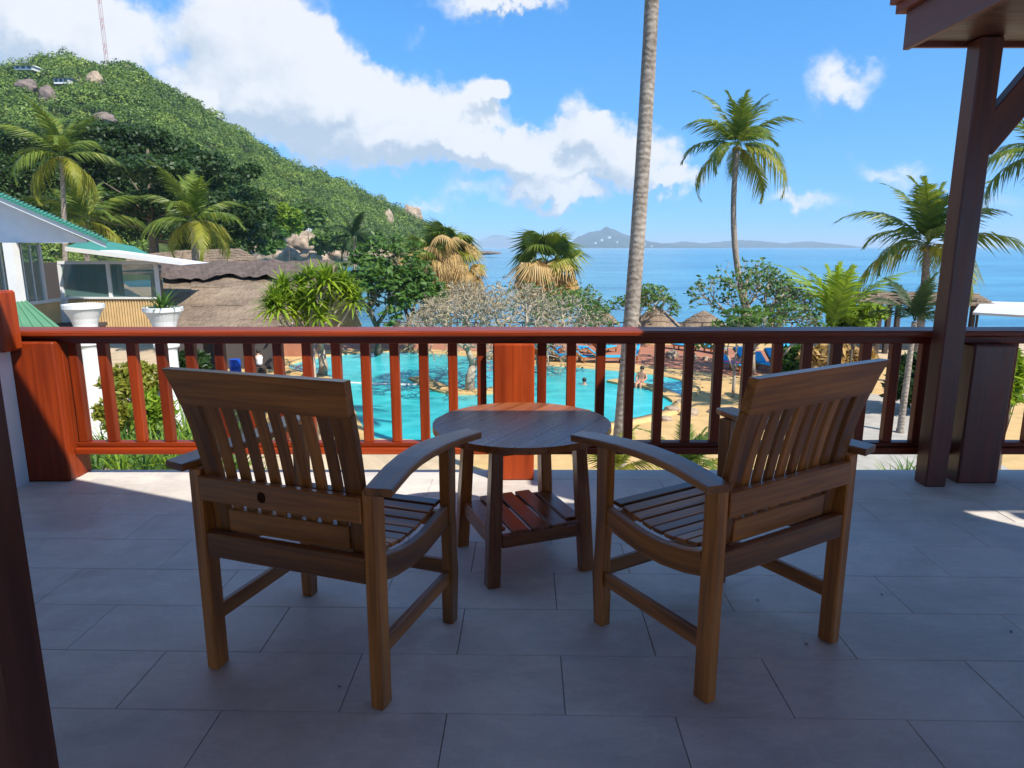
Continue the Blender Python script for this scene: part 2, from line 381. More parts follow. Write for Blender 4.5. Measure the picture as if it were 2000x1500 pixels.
# --- porch post with brace, and the dark post near the door
post = empty('porch_post'); tag(post, 'tall dark red brown wooden post with diagonal brace holding the porch roof', 'post')
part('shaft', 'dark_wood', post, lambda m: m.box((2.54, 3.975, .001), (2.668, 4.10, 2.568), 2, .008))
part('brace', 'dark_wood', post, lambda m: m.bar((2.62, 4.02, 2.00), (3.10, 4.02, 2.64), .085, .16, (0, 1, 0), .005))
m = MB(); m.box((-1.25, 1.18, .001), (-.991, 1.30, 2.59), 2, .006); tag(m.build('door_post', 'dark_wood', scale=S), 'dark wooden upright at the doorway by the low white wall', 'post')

# --- roofs over the terrace; unseen edges and notch shaped for shade and sun patches
m = MB(); m.prism([(-3.3, 3.75), (-7, 3.75), (-7, -2.4), (7.2, -2.4), (7.2, 1.76), (4.63, 1.76), (4.63, 1.67), (4.95, 1.22), (4.80, 1.28), (4.345, 1.79), (4.3, 1.90), (.06, 1.90), (-.93, 2.32), (-1.77, 2.83)], 2.48, 2.60)  # back edge cut short so sun behind the camera bounces warm light
tag(m.build('terrace_roof', 'roof_tile', scale=S), 'red roof over the terrace above the two chairs', 'roof')
pr = empty('porch_roof'); tag(pr, 'dusty red porch roof corner above the tall dark post', 'roof')
part('soffit', 'dark_wood', pr, lambda m: m.prism([(2.235, 4.10), (2.235, 1.97), (2.45, 1.79), (7.2, 1.79), (7.2, 4.10)], 2.57, 2.60))
part('fascia', 'fascia_wood', pr, lambda m: m.box((2.20, 1.99, 2.535), (2.233, 4.13, 2.735), 1, .003))
part('fascia', 'fascia_wood', pr, lambda m: m.box((2.236, 4.102, 2.545), (7.2, 4.13, 2.735), 0, .003))
part('roof_sheet', 'roof_tile', pr, lambda m: m.prism([(2.165, 4.18), (2.18, 1.95), (2.42, 1.77), (7.2, 1.77), (7.2, 4.18)], 2.737, 2.785))
for i in range(9):
    y1 = 4.20 - i * .24
    part('roof_tile', 'roof_tile', pr, lambda m: m.box((2.135 - .0 * i, y1 - .235, 2.787), (2.40, y1, 2.815 + .01), 0, .006))

# --- chairs (local: x right seen from behind, y forward)
def lerp_tab(tab, z):
    for (a, p), (b, q) in zip(tab, tab[1:]):
        if a <= z <= b: u = (z - a) / (b - a); return p + (q - p) * u
    return tab[-1][1] if z > tab[-1][0] else tab[0][1]
BACK = [(.40, .075), (.50, .062), (.60, .050), (.70, .036), (.80, .016), (.90, -.008), (1.0, -.040), (1.085, -.072)]
def make_chair():
    root = empty('armchair'); W = .349
    P = lambda name, fn: part(name, 'teak', root, fn)
    for s in (-1, 1):
        P('leg', lambda m: m.box((s * W, 0, .001), (s * (W - .045), .062, .738), 2, .005))
        P('leg', lambda m: m.sweep([(s * (W - .0225), .566, .001), (s * (W - .0225), .570, .12), (s * (W - .0225), .578, .20), (s * (W - .0225), .572, .30), (s * (W - .0225), .565, .45), (s * (W - .0225), .568, .738)],
                                   .045, [.050, .062, .060, .050, .054, .060], (1, 0, 0)))
        P('stretcher', lambda m: m.box((s * (W - .012), .063, .168), (s * (W - .034), .546, .225), 1, .003))
        P('arm', lambda m: m.sweep([(s * x, y, z) for y, x, z in ((-.025, .378, .748), (.06, .362, .752), (.15, .347, .757), (.25, .338, .760), (.34, .336, .760), (.43, .342, .758), (.52, .357, .755), (.61, .384, .752), (.655, .402, .750))],
                                   [.088, .09, .092, .096, .10, .10, .098, .09, .078], .026, (1, 0, 0)))
        yy = [.063, .15, .25, .35, .45, .54]; zz = [.463, .440, .425, .424, .438, .452]
        P('seat_rail', lambda m: m.sweep([(s * (W - .023), y, z) for y, z in zip(yy, zz)], .028, .085, (1, 0, 0)))
        P('back_stile', lambda m: m.sweep([(s * lerp_tab([(.40, .262), (1.1, .275)], z), lerp_tab(BACK, z), z) for z in (.42, .50, .60, .70, .80, .90, .975)], [.060, .060, .060, .062, .066, .072, .078], .030, (1, 0, 0)))
    P('front_stretcher', lambda m: m.box((-W + .046, .560, .20), (W - .046, .582, .257), 0, .003))
    P('front_rail', lambda m: m.box((-W + .046, .555, .395), (W - .046, .585, .455), 0, .003))
    P('rear_apron', lambda m: m.box((-W + .046, .006, .428), (W - .046, .034, .516), 0, .003))
    P('cross_rail', lambda m: m.box((-W + .046, -.006, .632), (W - .046, .020, .715), 0, .003))
    P('back_rail', lambda m: m.bar((-.231, .050, .557), (.231, .050, .557), .026, .080, (0, 1, .05), .003))
    def top(m):
        y0, y1 = lerp_tab(BACK, .972), lerp_tab(BACK, 1.085)
        pts = [(.308, y0, .968), (.322, y1, 1.085)]
        v = []
        for (hw, y, z) in ((.306, y0, .966), (.313, (y0 + y1) / 2 + .002, 1.026), (.322, y1, 1.085)):
            for yy in (-.017, .017):
                v += [(-hw, y + yy, z), (hw, y + yy, z)]
        f = [(0, 1, 5, 4), (4, 5, 9, 8), (3, 2, 6, 7), (7, 6, 10, 11), (2, 0, 4, 6), (6, 4, 8, 10), (1, 3, 7, 5), (5, 7, 11, 9), (8, 9, 11, 10), (0, 2, 3, 1)]
        m.add(v, f, [(a, c, b) for a, b, c in v])
    P('top_rail', top)
    for i in range(8):
        x = -.231 + .462 * (i + .5) / 8
        P('back_slat', lambda m: m.sweep([(x, lerp_tab(BACK, z) + .003, z) for z in (.585, .66, .73, .80, .87, .93, .972)], .0365, .016, (1, 0, 0)))
    for i in range(9):
        y = .085 + i * .0555; z = lerp_tab(list(zip(yy, [q + .0475 for q in zz])), y)
        z2 = lerp_tab(list(zip(yy, [q + .0475 for q in zz])), y + .04); sl = math.atan2(z2 - z, .04)
        w = W - .046 if y > .06 and y < .5 else W - .046
        P('seat_slat', lambda m: m.bar((-w + .001, y, z + .003), (w - .001, y, z + .003), .048, .016, (0, math.cos(sl), math.sin(sl)), .003))
    return root
ch = make_chair(); ch.location = (-.739 * S, 2.027 * S, 0); ch.rotation_euler.z = -.334
tag(ch, 'slatted teak armchair under the wall post side, turned right toward the round table', 'chair', 'teak armchairs at the round table')
ch['label'] = 'slatted teak armchair with a dark knot on its back cross rail'
c2 = copy_tree(ch); c2.location = (.925 * S, 2.125 * S, 0); c2.rotation_euler.z = .544
c2['label'] = 'slatted teak armchair between the round table and the tall dark porch post'
for r_ in (ch,):
    m = MB(); kx, kz = -.055, .672
    m.add([(kx + .016 * math.cos(a), -.0068, kz + .019 * math.sin(a)) for a in np.linspace(0, 2 * math.pi, 14, endpoint=False)], [tuple(range(14))])
    plain('knot', (.035, .014, .006), .95, .05, noise=.3, nscale=60); m.build('knot', 'knot', [c_ for c_ in ch.children if c_.name.startswith('cross_rail')][0], S)

# --- round table
tb = empty('round_table', (.045 * S, 3.03 * S, 0), R(21)); tag(tb, 'low round teak table with slatted lower shelf between the armchairs', 'table')
TZ, TR = .66, .408
n_pl = 7
for i in range(n_pl):
    x0 = -TR + 2 * TR * i / n_pl; x1 = -TR + 2 * TR * (i + 1) / n_pl - .0016
    def plank(m):
        xs_ = np.linspace(x0, x1, 5); top_ = [(x, math.sqrt(max(0, TR * TR - x * x))) for x in xs_]
        poly = [(x, -y) for x, y in top_] + [(x, y) for x, y in top_[::-1]]
        poly = [p for j, p in enumerate(poly) if j == 0 or (abs(p[0] - poly[j - 1][0]) + abs(p[1] - poly[j - 1][1])) > 1e-5]
        if abs(poly[0][0] - poly[-1][0]) + abs(poly[0][1] - poly[-1][1]) < 1e-5: poly.pop()
        ca, sa = math.cos(R(-52)), math.sin(R(-52)); poly = [(x * ca - y * sa, x * sa + y * ca) for x, y in poly]
        n = len(poly); m.prism(poly, TZ - .030, TZ)
        r0 = random.uniform(0, 30); m.g = [((-x * sa + y * ca) * 1 + r0, x * ca + y * sa + r0, z) for x, y, z in m.v]
    part('top_plank', 'teak_table', tb, plank)
for a in (-1, 1):
    for b in (-1, 1):
        part('leg', 'teak_table', tb, lambda m: m.sweep([(a * .228, b * .228, .001), (a * .212, b * .212, .30), (a * .194, b * .194, TZ - .031)], [.058, .058, .05], [.058, .058, .05], (1, 0, 0)))
    part('shelf_rail', 'teak_table', tb, lambda m: m.box((a * .198, -.180, .165), (a * .228, .180, .222), 1, .003))
    part('shelf_rail', 'teak_table', tb, lambda m: m.box((-.180, a * .198, .165), (.180, a * .228, .222), 0, .003))
    part('apron', 'teak_table', tb, lambda m: m.box((a * .182, -.168, TZ - .085), (a * .207, .168, TZ - .031), 1, .003))
    part('apron', 'teak_table', tb, lambda m: m.box((-.168, a * .182, TZ - .085), (.168, a * .207, TZ - .031), 0, .003))
for i in range(5):
    x = -.186 + i * .093
    part('shelf_slat', 'teak_table', tb, lambda m: m.box((x - .0385, -.228 if abs(x) < .14 else -.178, .2225), (x + .0385, .228 if abs(x) < .14 else .178, .240), 1, .003))
# --- a few dry bits on the tiles
plain('dry_bit', (.05, .03, .02), .8)
DRY = [(663, 1342, 'tiny dry leaf bit on the tiles between the rear legs of the knotted armchair'), (1480, 1172, 'tiny dark leaf bit on the tiles under the armchair near the porch post'), (1575, 1258, 'tiny dry leaf bit beside the rear leg of the armchair near the porch post'),
       (1722, 1162, 'tiny curled leaf bit on the open tiles between armchair and porch post'), (1975, 1235, 'tiny dark leaf bit on the tiles below the sunlit patch')]
for px, py, lb in DRY:
    q = atz(px, py, 0); m = MB(); a = random.uniform(0, 3); L = .011
    m.add([(L * math.cos(a), L * math.sin(a), .0025), (-L * .4 * math.sin(a), L * .4 * math.cos(a), .006), (-L * math.cos(a), -L * math.sin(a), .003), (L * .4 * math.sin(a), -L * .4 * math.cos(a), .0018)], [(0, 1, 2, 3)])
    tag(m.build('dry_leaf', 'dry_bit', loc=(q.x, q.y, 0)), lb, 'leaf', 'dry bits on the tiles')
#@@EXTERIOR@@
# ================================================================== OUTSIDE
DECK = -5.4; SEA = -7.6
plain('sand', (.46, .35, .22), .9, .2, .18, 1.2, .3, 30)
plain('sandstone', (.52, .34, .14), .8, .3, .16, 1.5, .15, 25)
plain('terracotta', (.36, .15, .085), .85, .3, .2, 1.2, .15, 20)
plain('grey_paving', (.36, .33, .28), .85, .3, .15, 2., .15, 20)
plain('soil', (.11, .085, .045), .95, .2, .35, 2., .5, 12)
plain('hill_soil', (.055, .075, .02), .95, .2, .4, .15)
plain('rock', (.30, .225, .155), .9, .2, .5, .45, .9, 2.5)
plain('dark_rock', (.16, .12, .10), .85, .3, .35, .35, .6, 1.5)
plain('bark', (.13, .10, .07), .9, .2, .35, 6, .5, 18)
plain('pale_bark', (.33, .27, .20), .85, .2, .35, 5, .5, 14)
plain('white_paint', (.58, .58, .555), .6, .4, .05, 2)
plain('green_roof', (.04, .22, .15), .45, .5, .12, 1.)
plain('pale_green_roof', (.10, .26, .12), .5, .5, .12, 1.)
plain('blue_plastic', (.006, .07, .42), .35, .5)
plain('blue_cloth', (.03, .34, .62), .8, .2, .15, 5)
plain('pink_cloth', (.55, .10, .30), .8, .2, .3, 9)
plain('dark_post', (.05, .035, .025), .8)
plain('skin', (.42, .22, .14), .6, .4)
plain('silhouette_dark', (.03, .03, .035), .85); plain('white_cloth', (.68, .68, .68), .85); plain('hair', (.015, .01, .008), .6)
plain('tan_siding', (.55, .38, .18), .8, .3, .12, 3)
plain('slate', (.035, .04, .05), .5); plain('red_white', (.35, .14, .12), .6)
plain('interior', (.06, .05, .045), .9)
m_, k_, b_ = mat('glass_pane'); b_.inputs['Base Color'].default_value = (.12, .22, .20, 1); b_.inputs['Roughness'].default_value = .05; b_.inputs['Alpha'].default_value = .42  # teal base stands in for green reflections in the windows
leaf('leaf_dark', (.012, .028, .008), (.030, .066, .014), (.055, .105, .02))
leaf('leaf_mid', (.035, .085, .015), (.075, .16, .025), (.13, .21, .035))
leaf('leaf_bright', (.08, .16, .015), (.19, .29, .02), (.32, .40, .03), .4)
leaf('leaf_palm', (.045, .085, .012), (.12, .18, .024), (.27, .28, .045), .4, .4)
leaf('leaf_palm_dark', (.020, .040, .012), (.035, .07, .018), (.06, .09, .025), .3)
leaf('leaf_yellow', (.12, .15, .015), (.24, .25, .03), (.34, .29, .05), .4)
leaf('leaf_dead', (.30, .18, .06), (.50, .33, .12), (.62, .45, .20), .3)
leaf('leaf_forest', (.045, .095, .012), (.125, .20, .022), (.25, .31, .04), .25)
leaf('twig', (.19, .15, .085), (.32, .26, .15), (.40, .34, .21), 0.)
plain('twig_bark', (.27, .21, .14), .9, .2, .3, 5)

def thatch_mat():
    m, k, b = mat('thatch'); tc = k.node('ShaderNodeTexCoord').outputs['Object']
    a = k.node('ShaderNodeAttribute', attribute_name='grain').outputs['Vector']
    n1 = k.noise(k.vmath('MULTIPLY', tc, (16, 2.2, 2.2)), 1.5, 6, .65, .3); n2 = k.noise(tc, .6, 4, .6)
    v = k.math('ADD', k.math('MULTIPLY', n1.outputs[0], .6), k.math('MULTIPLY', n2.outputs[0], .5))
    k.link(k.ramp(v, [(.34, (.075, .055, .04)), (.48, (.17, .125, .088)), (.60, (.27, .20, .135)), (.74, (.38, .285, .19))]), b.inputs['Base Color'])
    b.inputs['Roughness'].default_value = .95; b.inputs['Specular IOR Level'].default_value = .15
    k.link(k.bump(n1.outputs[0], .8, .06), b.inputs['Normal'])
thatch_mat()
def palm_bark_mat():
    m, k, b = mat('palm_bark'); tc = k.node('ShaderNodeTexCoord').outputs['Object']
    wv = k.node('ShaderNodeTexWave', wave_type='BANDS', bands_direction='Z'); k.link(tc, wv.inputs[0]); wv.inputs['Scale'].default_value = 2.3; wv.inputs['Distortion'].default_value = 6.; wv.inputs['Detail'].default_value = 3; wv.inputs['Detail Scale'].default_value = 1.5
    n = k.noise(k.vmath('MULTIPLY', tc, (1, 1, 1.)), 9, 6, .65); n2 = k.noise(tc, 1.2, 3, .5)
    v = k.math('ADD', k.math('MULTIPLY', wv.outputs['Fac'], .05), k.math('ADD', k.math('MULTIPLY', n.outputs[0], .68), k.math('MULTIPLY', n2.outputs[0], .25)))
    k.link(k.ramp(v, [(.32, (.10, .075, .052)), (.5, (.24, .195, .15)), (.66, (.36, .305, .24)), (.8, (.45, .40, .33))]), b.inputs['Base Color'])
    b.inputs['Roughness'].default_value = .9
    k.link(k.bump(k.math('ADD', k.math('MULTIPLY', wv.outputs['Fac'], .5), n.outputs[0]), .6, .03), b.inputs['Normal'])
palm_bark_mat()
def water_mat(name, c0, c1, scale, bump, dist, rough, spec=.5, c2=None):
    m, k, b = mat(name); tc = k.node('ShaderNodeTexCoord').outputs['Object']
    n1 = k.noise(k.vmath('MULTIPLY', tc, (1, 2.2, 1)), scale, 6, .62, .3); n2 = k.noise(k.vmath('MULTIPLY', tc, (1, 3.5, 1)), scale * .06, 4, .6); n3 = k.noise(k.vmath('MULTIPLY', tc, (.4, 2.2, 1)), scale * .006, 4, .6)
    v = k.math('ADD', k.math('MULTIPLY', n2.outputs[0], .5), k.math('MULTIPLY', n3.outputs[0], .5))
    k.link(k.ramp(v, [(.38, c0), (.62, c1)]), b.inputs['Base Color'])
    b.inputs['Roughness'].default_value = rough; b.inputs['IOR'].default_value = 1.33
    h = k.math('ADD', k.math('MULTIPLY', n1.outputs[0], .4), n2.outputs[0])
    k.link(k.bump(h, bump, dist), b.inputs['Normal'])
water_mat('sea_water', (.028, .15, .26), (.095, .31, .40), .55, .9, 1.2, .2)
def pool_mat():
    m, k, b = mat('pool_water'); tc = k.node('ShaderNodeTexCoord').outputs['Object']
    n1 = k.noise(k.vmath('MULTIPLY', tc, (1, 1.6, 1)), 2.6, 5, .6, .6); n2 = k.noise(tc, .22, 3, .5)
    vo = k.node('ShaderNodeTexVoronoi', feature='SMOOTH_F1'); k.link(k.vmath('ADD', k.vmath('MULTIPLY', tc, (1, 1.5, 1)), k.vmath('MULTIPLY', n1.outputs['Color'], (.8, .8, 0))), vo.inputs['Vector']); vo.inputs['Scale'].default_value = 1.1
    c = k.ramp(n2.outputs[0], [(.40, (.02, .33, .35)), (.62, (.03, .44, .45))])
    c = k.mix(k.mapr(vo.outputs['Distance'], .35, .75, 0, .5), c, (.09, .60, .60))  # paler cells paint caustic light into the water colour
    k.link(c, b.inputs['Base Color']); b.inputs['Roughness'].default_value = .2; b.inputs['IOR'].default_value = 1.33
    k.link(k.bump(n1.outputs[0], .35, .10), b.inputs['Normal'])
pool_mat()

# ------------------------------------------------ ground, sea, hill
def grid_mesh(name, xs, ys, zf, matname, smooth=True):
    X, Y = np.meshgrid(xs, ys); Z = zf(X, Y); V = np.stack([X, Y, Z], -1).reshape(-1, 3); nx, ny = len(xs), len(ys)
    i = (np.arange(ny - 1)[:, None] * nx + np.arange(nx - 1)[None]).ravel(); F = np.stack([i, i + 1, i + 1 + nx, i + nx], -1)
    return np_mesh(name, V, F, matname, smooth=smooth)
def sstep(a, b, x): t = np.clip((x - a) / (b - a), 0, 1); return t * t * (3 - 2 * t)
def ground_z(X, Y):
    X = np.asarray(X, float); Y = np.asarray(Y, float)
    shore = 51.5 + 1.5 * np.sin(X * .07) + np.clip((-X - 18) * 1.1, 0, 70)
    z = DECK - 5.0 * sstep(0, 9, Y - shore)
    bank = (3.75 - .22 * np.clip(Y - 8.5, -6, 40)) * sstep(-1.2, -4.6, X + .0 * Y) * (1 - sstep(15, 25, Y))
    z = z + np.clip(bank, 0, 4.6)
    z = z + 3.2 * sstep(-26, -60, X) * sstep(30, 60, Y)
    return z
gx = np.concatenate([np.arange(-160, -30, 5.), np.arange(-30, 34, 1.), np.arange(34, 160, 6.)]); gy = np.concatenate([np.arange(3.4, 30, .8), np.arange(30, 150, 2.5)])
ground = struct(grid_mesh('ground', gx, gy, ground_z, 'sand'))
sea = struct(np_mesh('sea', [(-42000, -300, SEA), (42000, -300, SEA), (42000, 45000, SEA), (-42000, 45000, SEA)], [(0, 1, 2, 3)], 'sea_water'))
RIDGE = [(-600, 175), (-300, 150), (0, 136), (50, 131), (110, 120), (150, 124), (240, 128), (290, 152), (350, 186), (400, 217), (470, 266), (540, 312), (620, 342), (700, 377), (750, 402), (790, 424), (830, 446), (870, 470), (905, 482), (940, 500)]
hx = [ray(x, y) for x, y in RIDGE]; RT = [math.atan2(d.x, d.y) for d in hx]; RE = [d.z / math.hypot(d.x, d.y) for d in hx]
def ridge_r(th): return np.interp(th, [RT[2], RT[8], RT[14], RT[-1]], [380, 400, 470, 560])
def hill_grid():
    ths = np.linspace(RT[0], RT[-1], 150); us = np.linspace(0, 1.35, 60)
    TH, U = np.meshgrid(ths, us)
    rr = ridge_r(TH); r0 = np.interp(TH, [RT[0], RT[6], RT[12], RT[-1]], [190, 210, 270, 540]); rad = r0 + (rr - r0) * U
    zt = CAM_Z + np.interp(TH, RT, RE) * rr - 3.0
    base = SEA - 1.
    prof = np.where(U <= 1, np.sin(np.clip(U, 0, 1) * math.pi / 2) ** 1.0 * .62 + .38 * np.clip(U, 0, 1) ** 1.6, 1 - (U - 1) * 1.1)
    Z = base + (zt - base) * prof
    Z += (np.sin(TH * 31 + U * 7) + np.sin(TH * 57 - U * 11)) * 1.6 * np.clip(U * (1.1 - U) * 3, 0, 1)
    return TH, U, rad, Z
TH, U, RAD, HZ = hill_grid()
HV = np.stack([RAD * np.sin(TH), RAD * np.cos(TH), HZ], -1)
ny_, nx_ = TH.shape; ii = (np.arange(ny_ - 1)[:, None] * nx_ + np.arange(nx_ - 1)[None]).ravel()
hill = struct(np_mesh('hill', HV.reshape(-1, 3), np.stack([ii, ii + 1, ii + 1 + nx_, ii + nx_], -1), 'hill_soil', smooth=True))

def leaf_quads(P, N, size, aspect=1.7, jitter=.7):
    """one rhombic leaf per point, facing N roughly"""
    n = len(P); N = N + RNG.normal(0, jitter, (n, 3)); N /= np.linalg.norm(N, axis=1, keepdims=True) + 1e-9
    A = RNG.normal(0, 1, (n, 3)); A -= N * (A * N).sum(1, keepdims=True); A /= np.linalg.norm(A, axis=1, keepdims=True) + 1e-9
    B = np.cross(N, A); s = (np.asarray(size) * RNG.uniform(.7, 1.3, n))[:, None]
    V = np.stack([P - A * s * aspect / 2, P + B * s / 2, P + A * s * aspect / 2, P - B * s / 2], 1).reshape(-1, 3)
    return V, np.arange(n * 4).reshape(-1, 4)
def ball_points(n, c, r, shell=.55):
    d = RNG.normal(0, 1, (n, 3)); d /= np.linalg.norm(d, axis=1, keepdims=True); u = RNG.uniform(shell ** 3, 1, n) ** (1 / 3)
    return np.asarray(c) + d * u[:, None] * np.asarray(r), d
# forest on the hill: one mass of tree crowns
nt = 4200
jj = RNG.integers(0, nx_ - 1, nt * 3); ui = RNG.uniform(0, 1, nt * 3) ** .8 * 45.5
i0 = np.clip(ui.astype(int), 0, ny_ - 2); base = HV[i0, jj] + (HV[i0 + 1, jj] - HV[i0, jj]) * (ui - i0)[:, None] + (HV[i0, jj + 1] - HV[i0, jj]) * RNG.uniform(0, 1, (nt * 3, 1))
base = base[base[:, 2] > SEA + 3][:nt]
FV = []; FT = []; per = 250
for b in base:
    dist = math.hypot(b[0], b[1]); r = RNG.uniform(2.0, 5.6) * (dist / 400) ** .35; lift_ = RNG.uniform(-.2, .9) * r; FT.append(RNG.uniform(0, 1) ** 1.3)
    p, d = ball_points(per, (0, 0, 0), 1, .8); d[:, 2] = np.abs(d[:, 2]) * 1.0; p[:, 2] = np.abs(p[:, 2]) - .15
    p = p * (1 + .25 * np.sin(p[:, :1] * 5 + b[0]) * np.cos(p[:, 1:2] * 5 + b[1]))
    v, _ = leaf_quads(p * [r, r, r * RNG.uniform(.7, 1.15)] + b + [0, 0, lift_], d + [0, 0, .3], r * .135, 1.4, .5); FV.append(v)
FV = np.concatenate(FV)
fo = np_mesh('forest', FV, np.arange(len(FV)).reshape(-1, 4), 'leaf_forest'); pa_ = fo.data.attributes.new('piece', 'FLOAT', 'POINT'); pa_.data.foreach_set('value', np.repeat(np.array(FT, 'f'), per * 4)); fo['kind'] = 'stuff'; fo['label'] = 'green tropical forest covering the hillside above the bay'; fo['category'] = 'forest'

def hill_z(th, r):
    j = np.clip((th - RT[0]) / (RT[-1] - RT[0]) * (nx_ - 1), 0, nx_ - 1); j0 = int(j); j1 = min(j0 + 1, nx_ - 1); w = j - j0
    return float(np.interp(r, RAD[:, j0], HZ[:, j0], left=-99) * (1 - w) + np.interp(r, RAD[:, j1], HZ[:, j1], left=-99) * w)
def hill_y(px, py, lift=4.):
    d = ray(px, py); th = math.atan2(d.x, d.y); e = d.z / math.hypot(d.x, d.y)
    for r in np.arange(110, 620, 2.):
        if hill_z(th, r) + lift >= CAM_Z + e * r: return (r - 3) * math.cos(th)
    return (ridge_r(th) - 4) * math.cos(th)
# boulders
def boulder(name, c, r, matname, label, group, seed=0, flat=1.):
    bm = bmesh.new(); bmesh.ops.create_icosphere(bm, subdivisions=4, radius=1)
    rg = np.random.default_rng(seed); ks = rg.normal(0, 1, (7, 3)); ph = rg.uniform(0, 6, 7)
    from mathutils import noise as mn
    off = Vector(rg.uniform(-50, 50, 3))
    for v in bm.verts:
        q = sum(math.sin(v.co.dot(Vector(k)) * 2.2 + p) for k, p in zip(ks, ph)) / 7
        f2 = sum(math.sin(v.co.dot(Vector(k)) * 7 + p * 2) for k, p in zip(ks, ph)) / 7
        c0 = v.co.copy(); cell = mn.voronoi(c0 * 1.3 + off)[0]; fr = mn.fractal(c0 * 2.2 + off, .9, 2.1, 5)
        v.co *= 1 + .30 * q + .16 * fr - .22 * max(0, .55 - (cell[1] - cell[0])) 
        v.co = Vector((v.co.x * r[0], v.co.y * r[1], v.co.z * r[2] * flat))
    me = bpy.data.meshes.new(name); bm.to_mesh(me); bm.free(); me.materials.append(MATS[matname]); me.shade_smooth()
    o = bpy.data.objects.new(name, me); col.objects.link(o); o.location = c; tag(o, label, 'rock', group); return o
BL = [(802, 425, 505, 21, 26, 'rock', 'tall orange brown boulder standing at the tip of the wooded hill'), (758, 432, 480, 12, 20, 'rock', 'brown boulder among trees just inland of the hill tip boulder'),
      (540, 500, 190, 52, 24, 'rock', 'broad pale shore boulder beside the thatched roof'), (590, 480, 200, 36, 26, 'rock', 'pale rounded boulder on the slope below the dark roofed house'), (615, 503, 185, 34, 20, 'rock', 'pale low boulder at the waterline below the dark roofed house'),
      (660, 498, 190, 24, 16, 'rock', 'small pale boulder between the small dark palm and the shore'), (565, 450, 230, 16, 26, 'rock', 'steep bare rock face under the dark roofed house'), (735, 500, 240, 32, 14, 'rock', 'low pale boulder behind the leafy pool tree'),
      (50, 170, 345, 20, 15, 'dark_rock', 'dark rock outcrop on the upper slope under the white hilltop house'), (92, 188, 340, 16, 18, 'dark_rock', 'weathered dark cliff on the upper slope above the coconut palm'), (185, 160, 352, 13, 18, 'rock', 'tan cliff block beside the terrace house on the hilltop'),
      (205, 235, 320, 22, 14, 'dark_rock', 'dark rock slab in the forest at mid slope'), (250, 138, 372, 12, 9, 'rock', 'tan boulder on the ridge beyond the radio mast'), (150, 158, 350, 13, 9, 'dark_rock', 'dark round boulder beside the terrace house on the hilltop'), (945, 494, 620, 30, 4, 'dark_rock', 'low reef of dark rock in the sea off the point')]
for i, (px, py, Y, rx, ry, mt, lb) in enumerate(BL):
    Y = min(Y, hill_y(px, py)) if i not in (2, 4, 5, 7, 14) else Y
    c = at(px, py, Y); s = Y / FPX; boulder('boulder', c, (rx * s, rx * s * .9, ry * s), mt, lb, None, i)

# far islands across the bay
def island(name, prof, Y, matname, label, depth):
    pts = [at(x, y, Y) for x, y in prof]; n = len(pts); V = []; F = []
    for j, (dy, hh) in enumerate(((-.5, 0), (-.22, .62), (0, 1), (.5, 0))):
        for i, p in enumerate(pts):
            wob = 1 + .05 * math.sin(i * 2.3 + j); V.append((p.x, Y + dy * depth * wob, SEA - 2 + (p.z - SEA + 2) * hh))
    F = [(j * n + i, j * n + i + 1, (j + 1) * n + i + 1, (j + 1) * n + i) for j in range(3) for i in range(n - 1)]
    o = np_mesh(name, V, F, matname, smooth=False); tag(o, label, 'island', 'islands across the bay'); return o
plain('island_green', (.03, .055, .045), .95, .2, .45, .006)
def fine(prof, seed, amp):
    r = random.Random(seed); out = []
    for (a, b), (c, d) in zip(prof, prof[1:]):
        k = max(1, int((c - a) / 5))
        for i in range(k): u = i / k; out.append((a + (c - a) * u, b + (d - b) * u + r.uniform(-amp, amp)))
    return out + [prof[-1]]
island('island', fine([(1085, 486), (1110, 476), (1130, 462), (1150, 454), (1170, 450), (1185, 443), (1200, 448), (1215, 456), (1235, 462), (1260, 470), (1300, 477), (1350, 480), (1400, 484)], 1, .8), 6200, 'island_green', 'wooded island with a pointed peak across the bay', 2200)
island('island', fine([(1240, 485), (1290, 476), (1330, 472), (1380, 475), (1440, 468), (1480, 470), (1530, 475), (1580, 471), (1610, 474), (1622, 483)], 2, .8), 7200, 'island_green', 'long low wooded island right of the pointed peak across the bay', 1800)
island('island', fine([(915, 486), (935, 470), (965, 458), (1000, 462), (1040, 472), (1090, 486)], 3, .8), 15000, 'island_green', 'faint blue mountain island on the horizon between the fan palms', 4000)
for i, (px, py, w, h_) in enumerate([(1175, 468, 8, 1.6), (1190, 463, 9, 1.4), (1163, 474, 6, 1.4), (1205, 472, 5, 1.2), (1258, 476, 5, 1.4), (1272, 480, 5, 1.2)]):
    c = at(px, py, 5250); s = 5250 / FPX; m = MB(); w *= .6; m.box((-w * s / 2, -20, -h_ * s / 2 - 8), (w * s / 2, 60, h_ * s / 2)); m.prism([(-w * s / 2 - 1, -21), (w * s / 2 + 1, -21), (w * s / 2 + 1, 61), (-w * s / 2 - 1, 61)], h_ * s / 2 + .1, h_ * s / 2 + 2)
    tag(m.build('island_building', 'white_paint', loc=c), 'small white building block on the slope of the peaked island', 'building', 'white buildings on the peaked island')

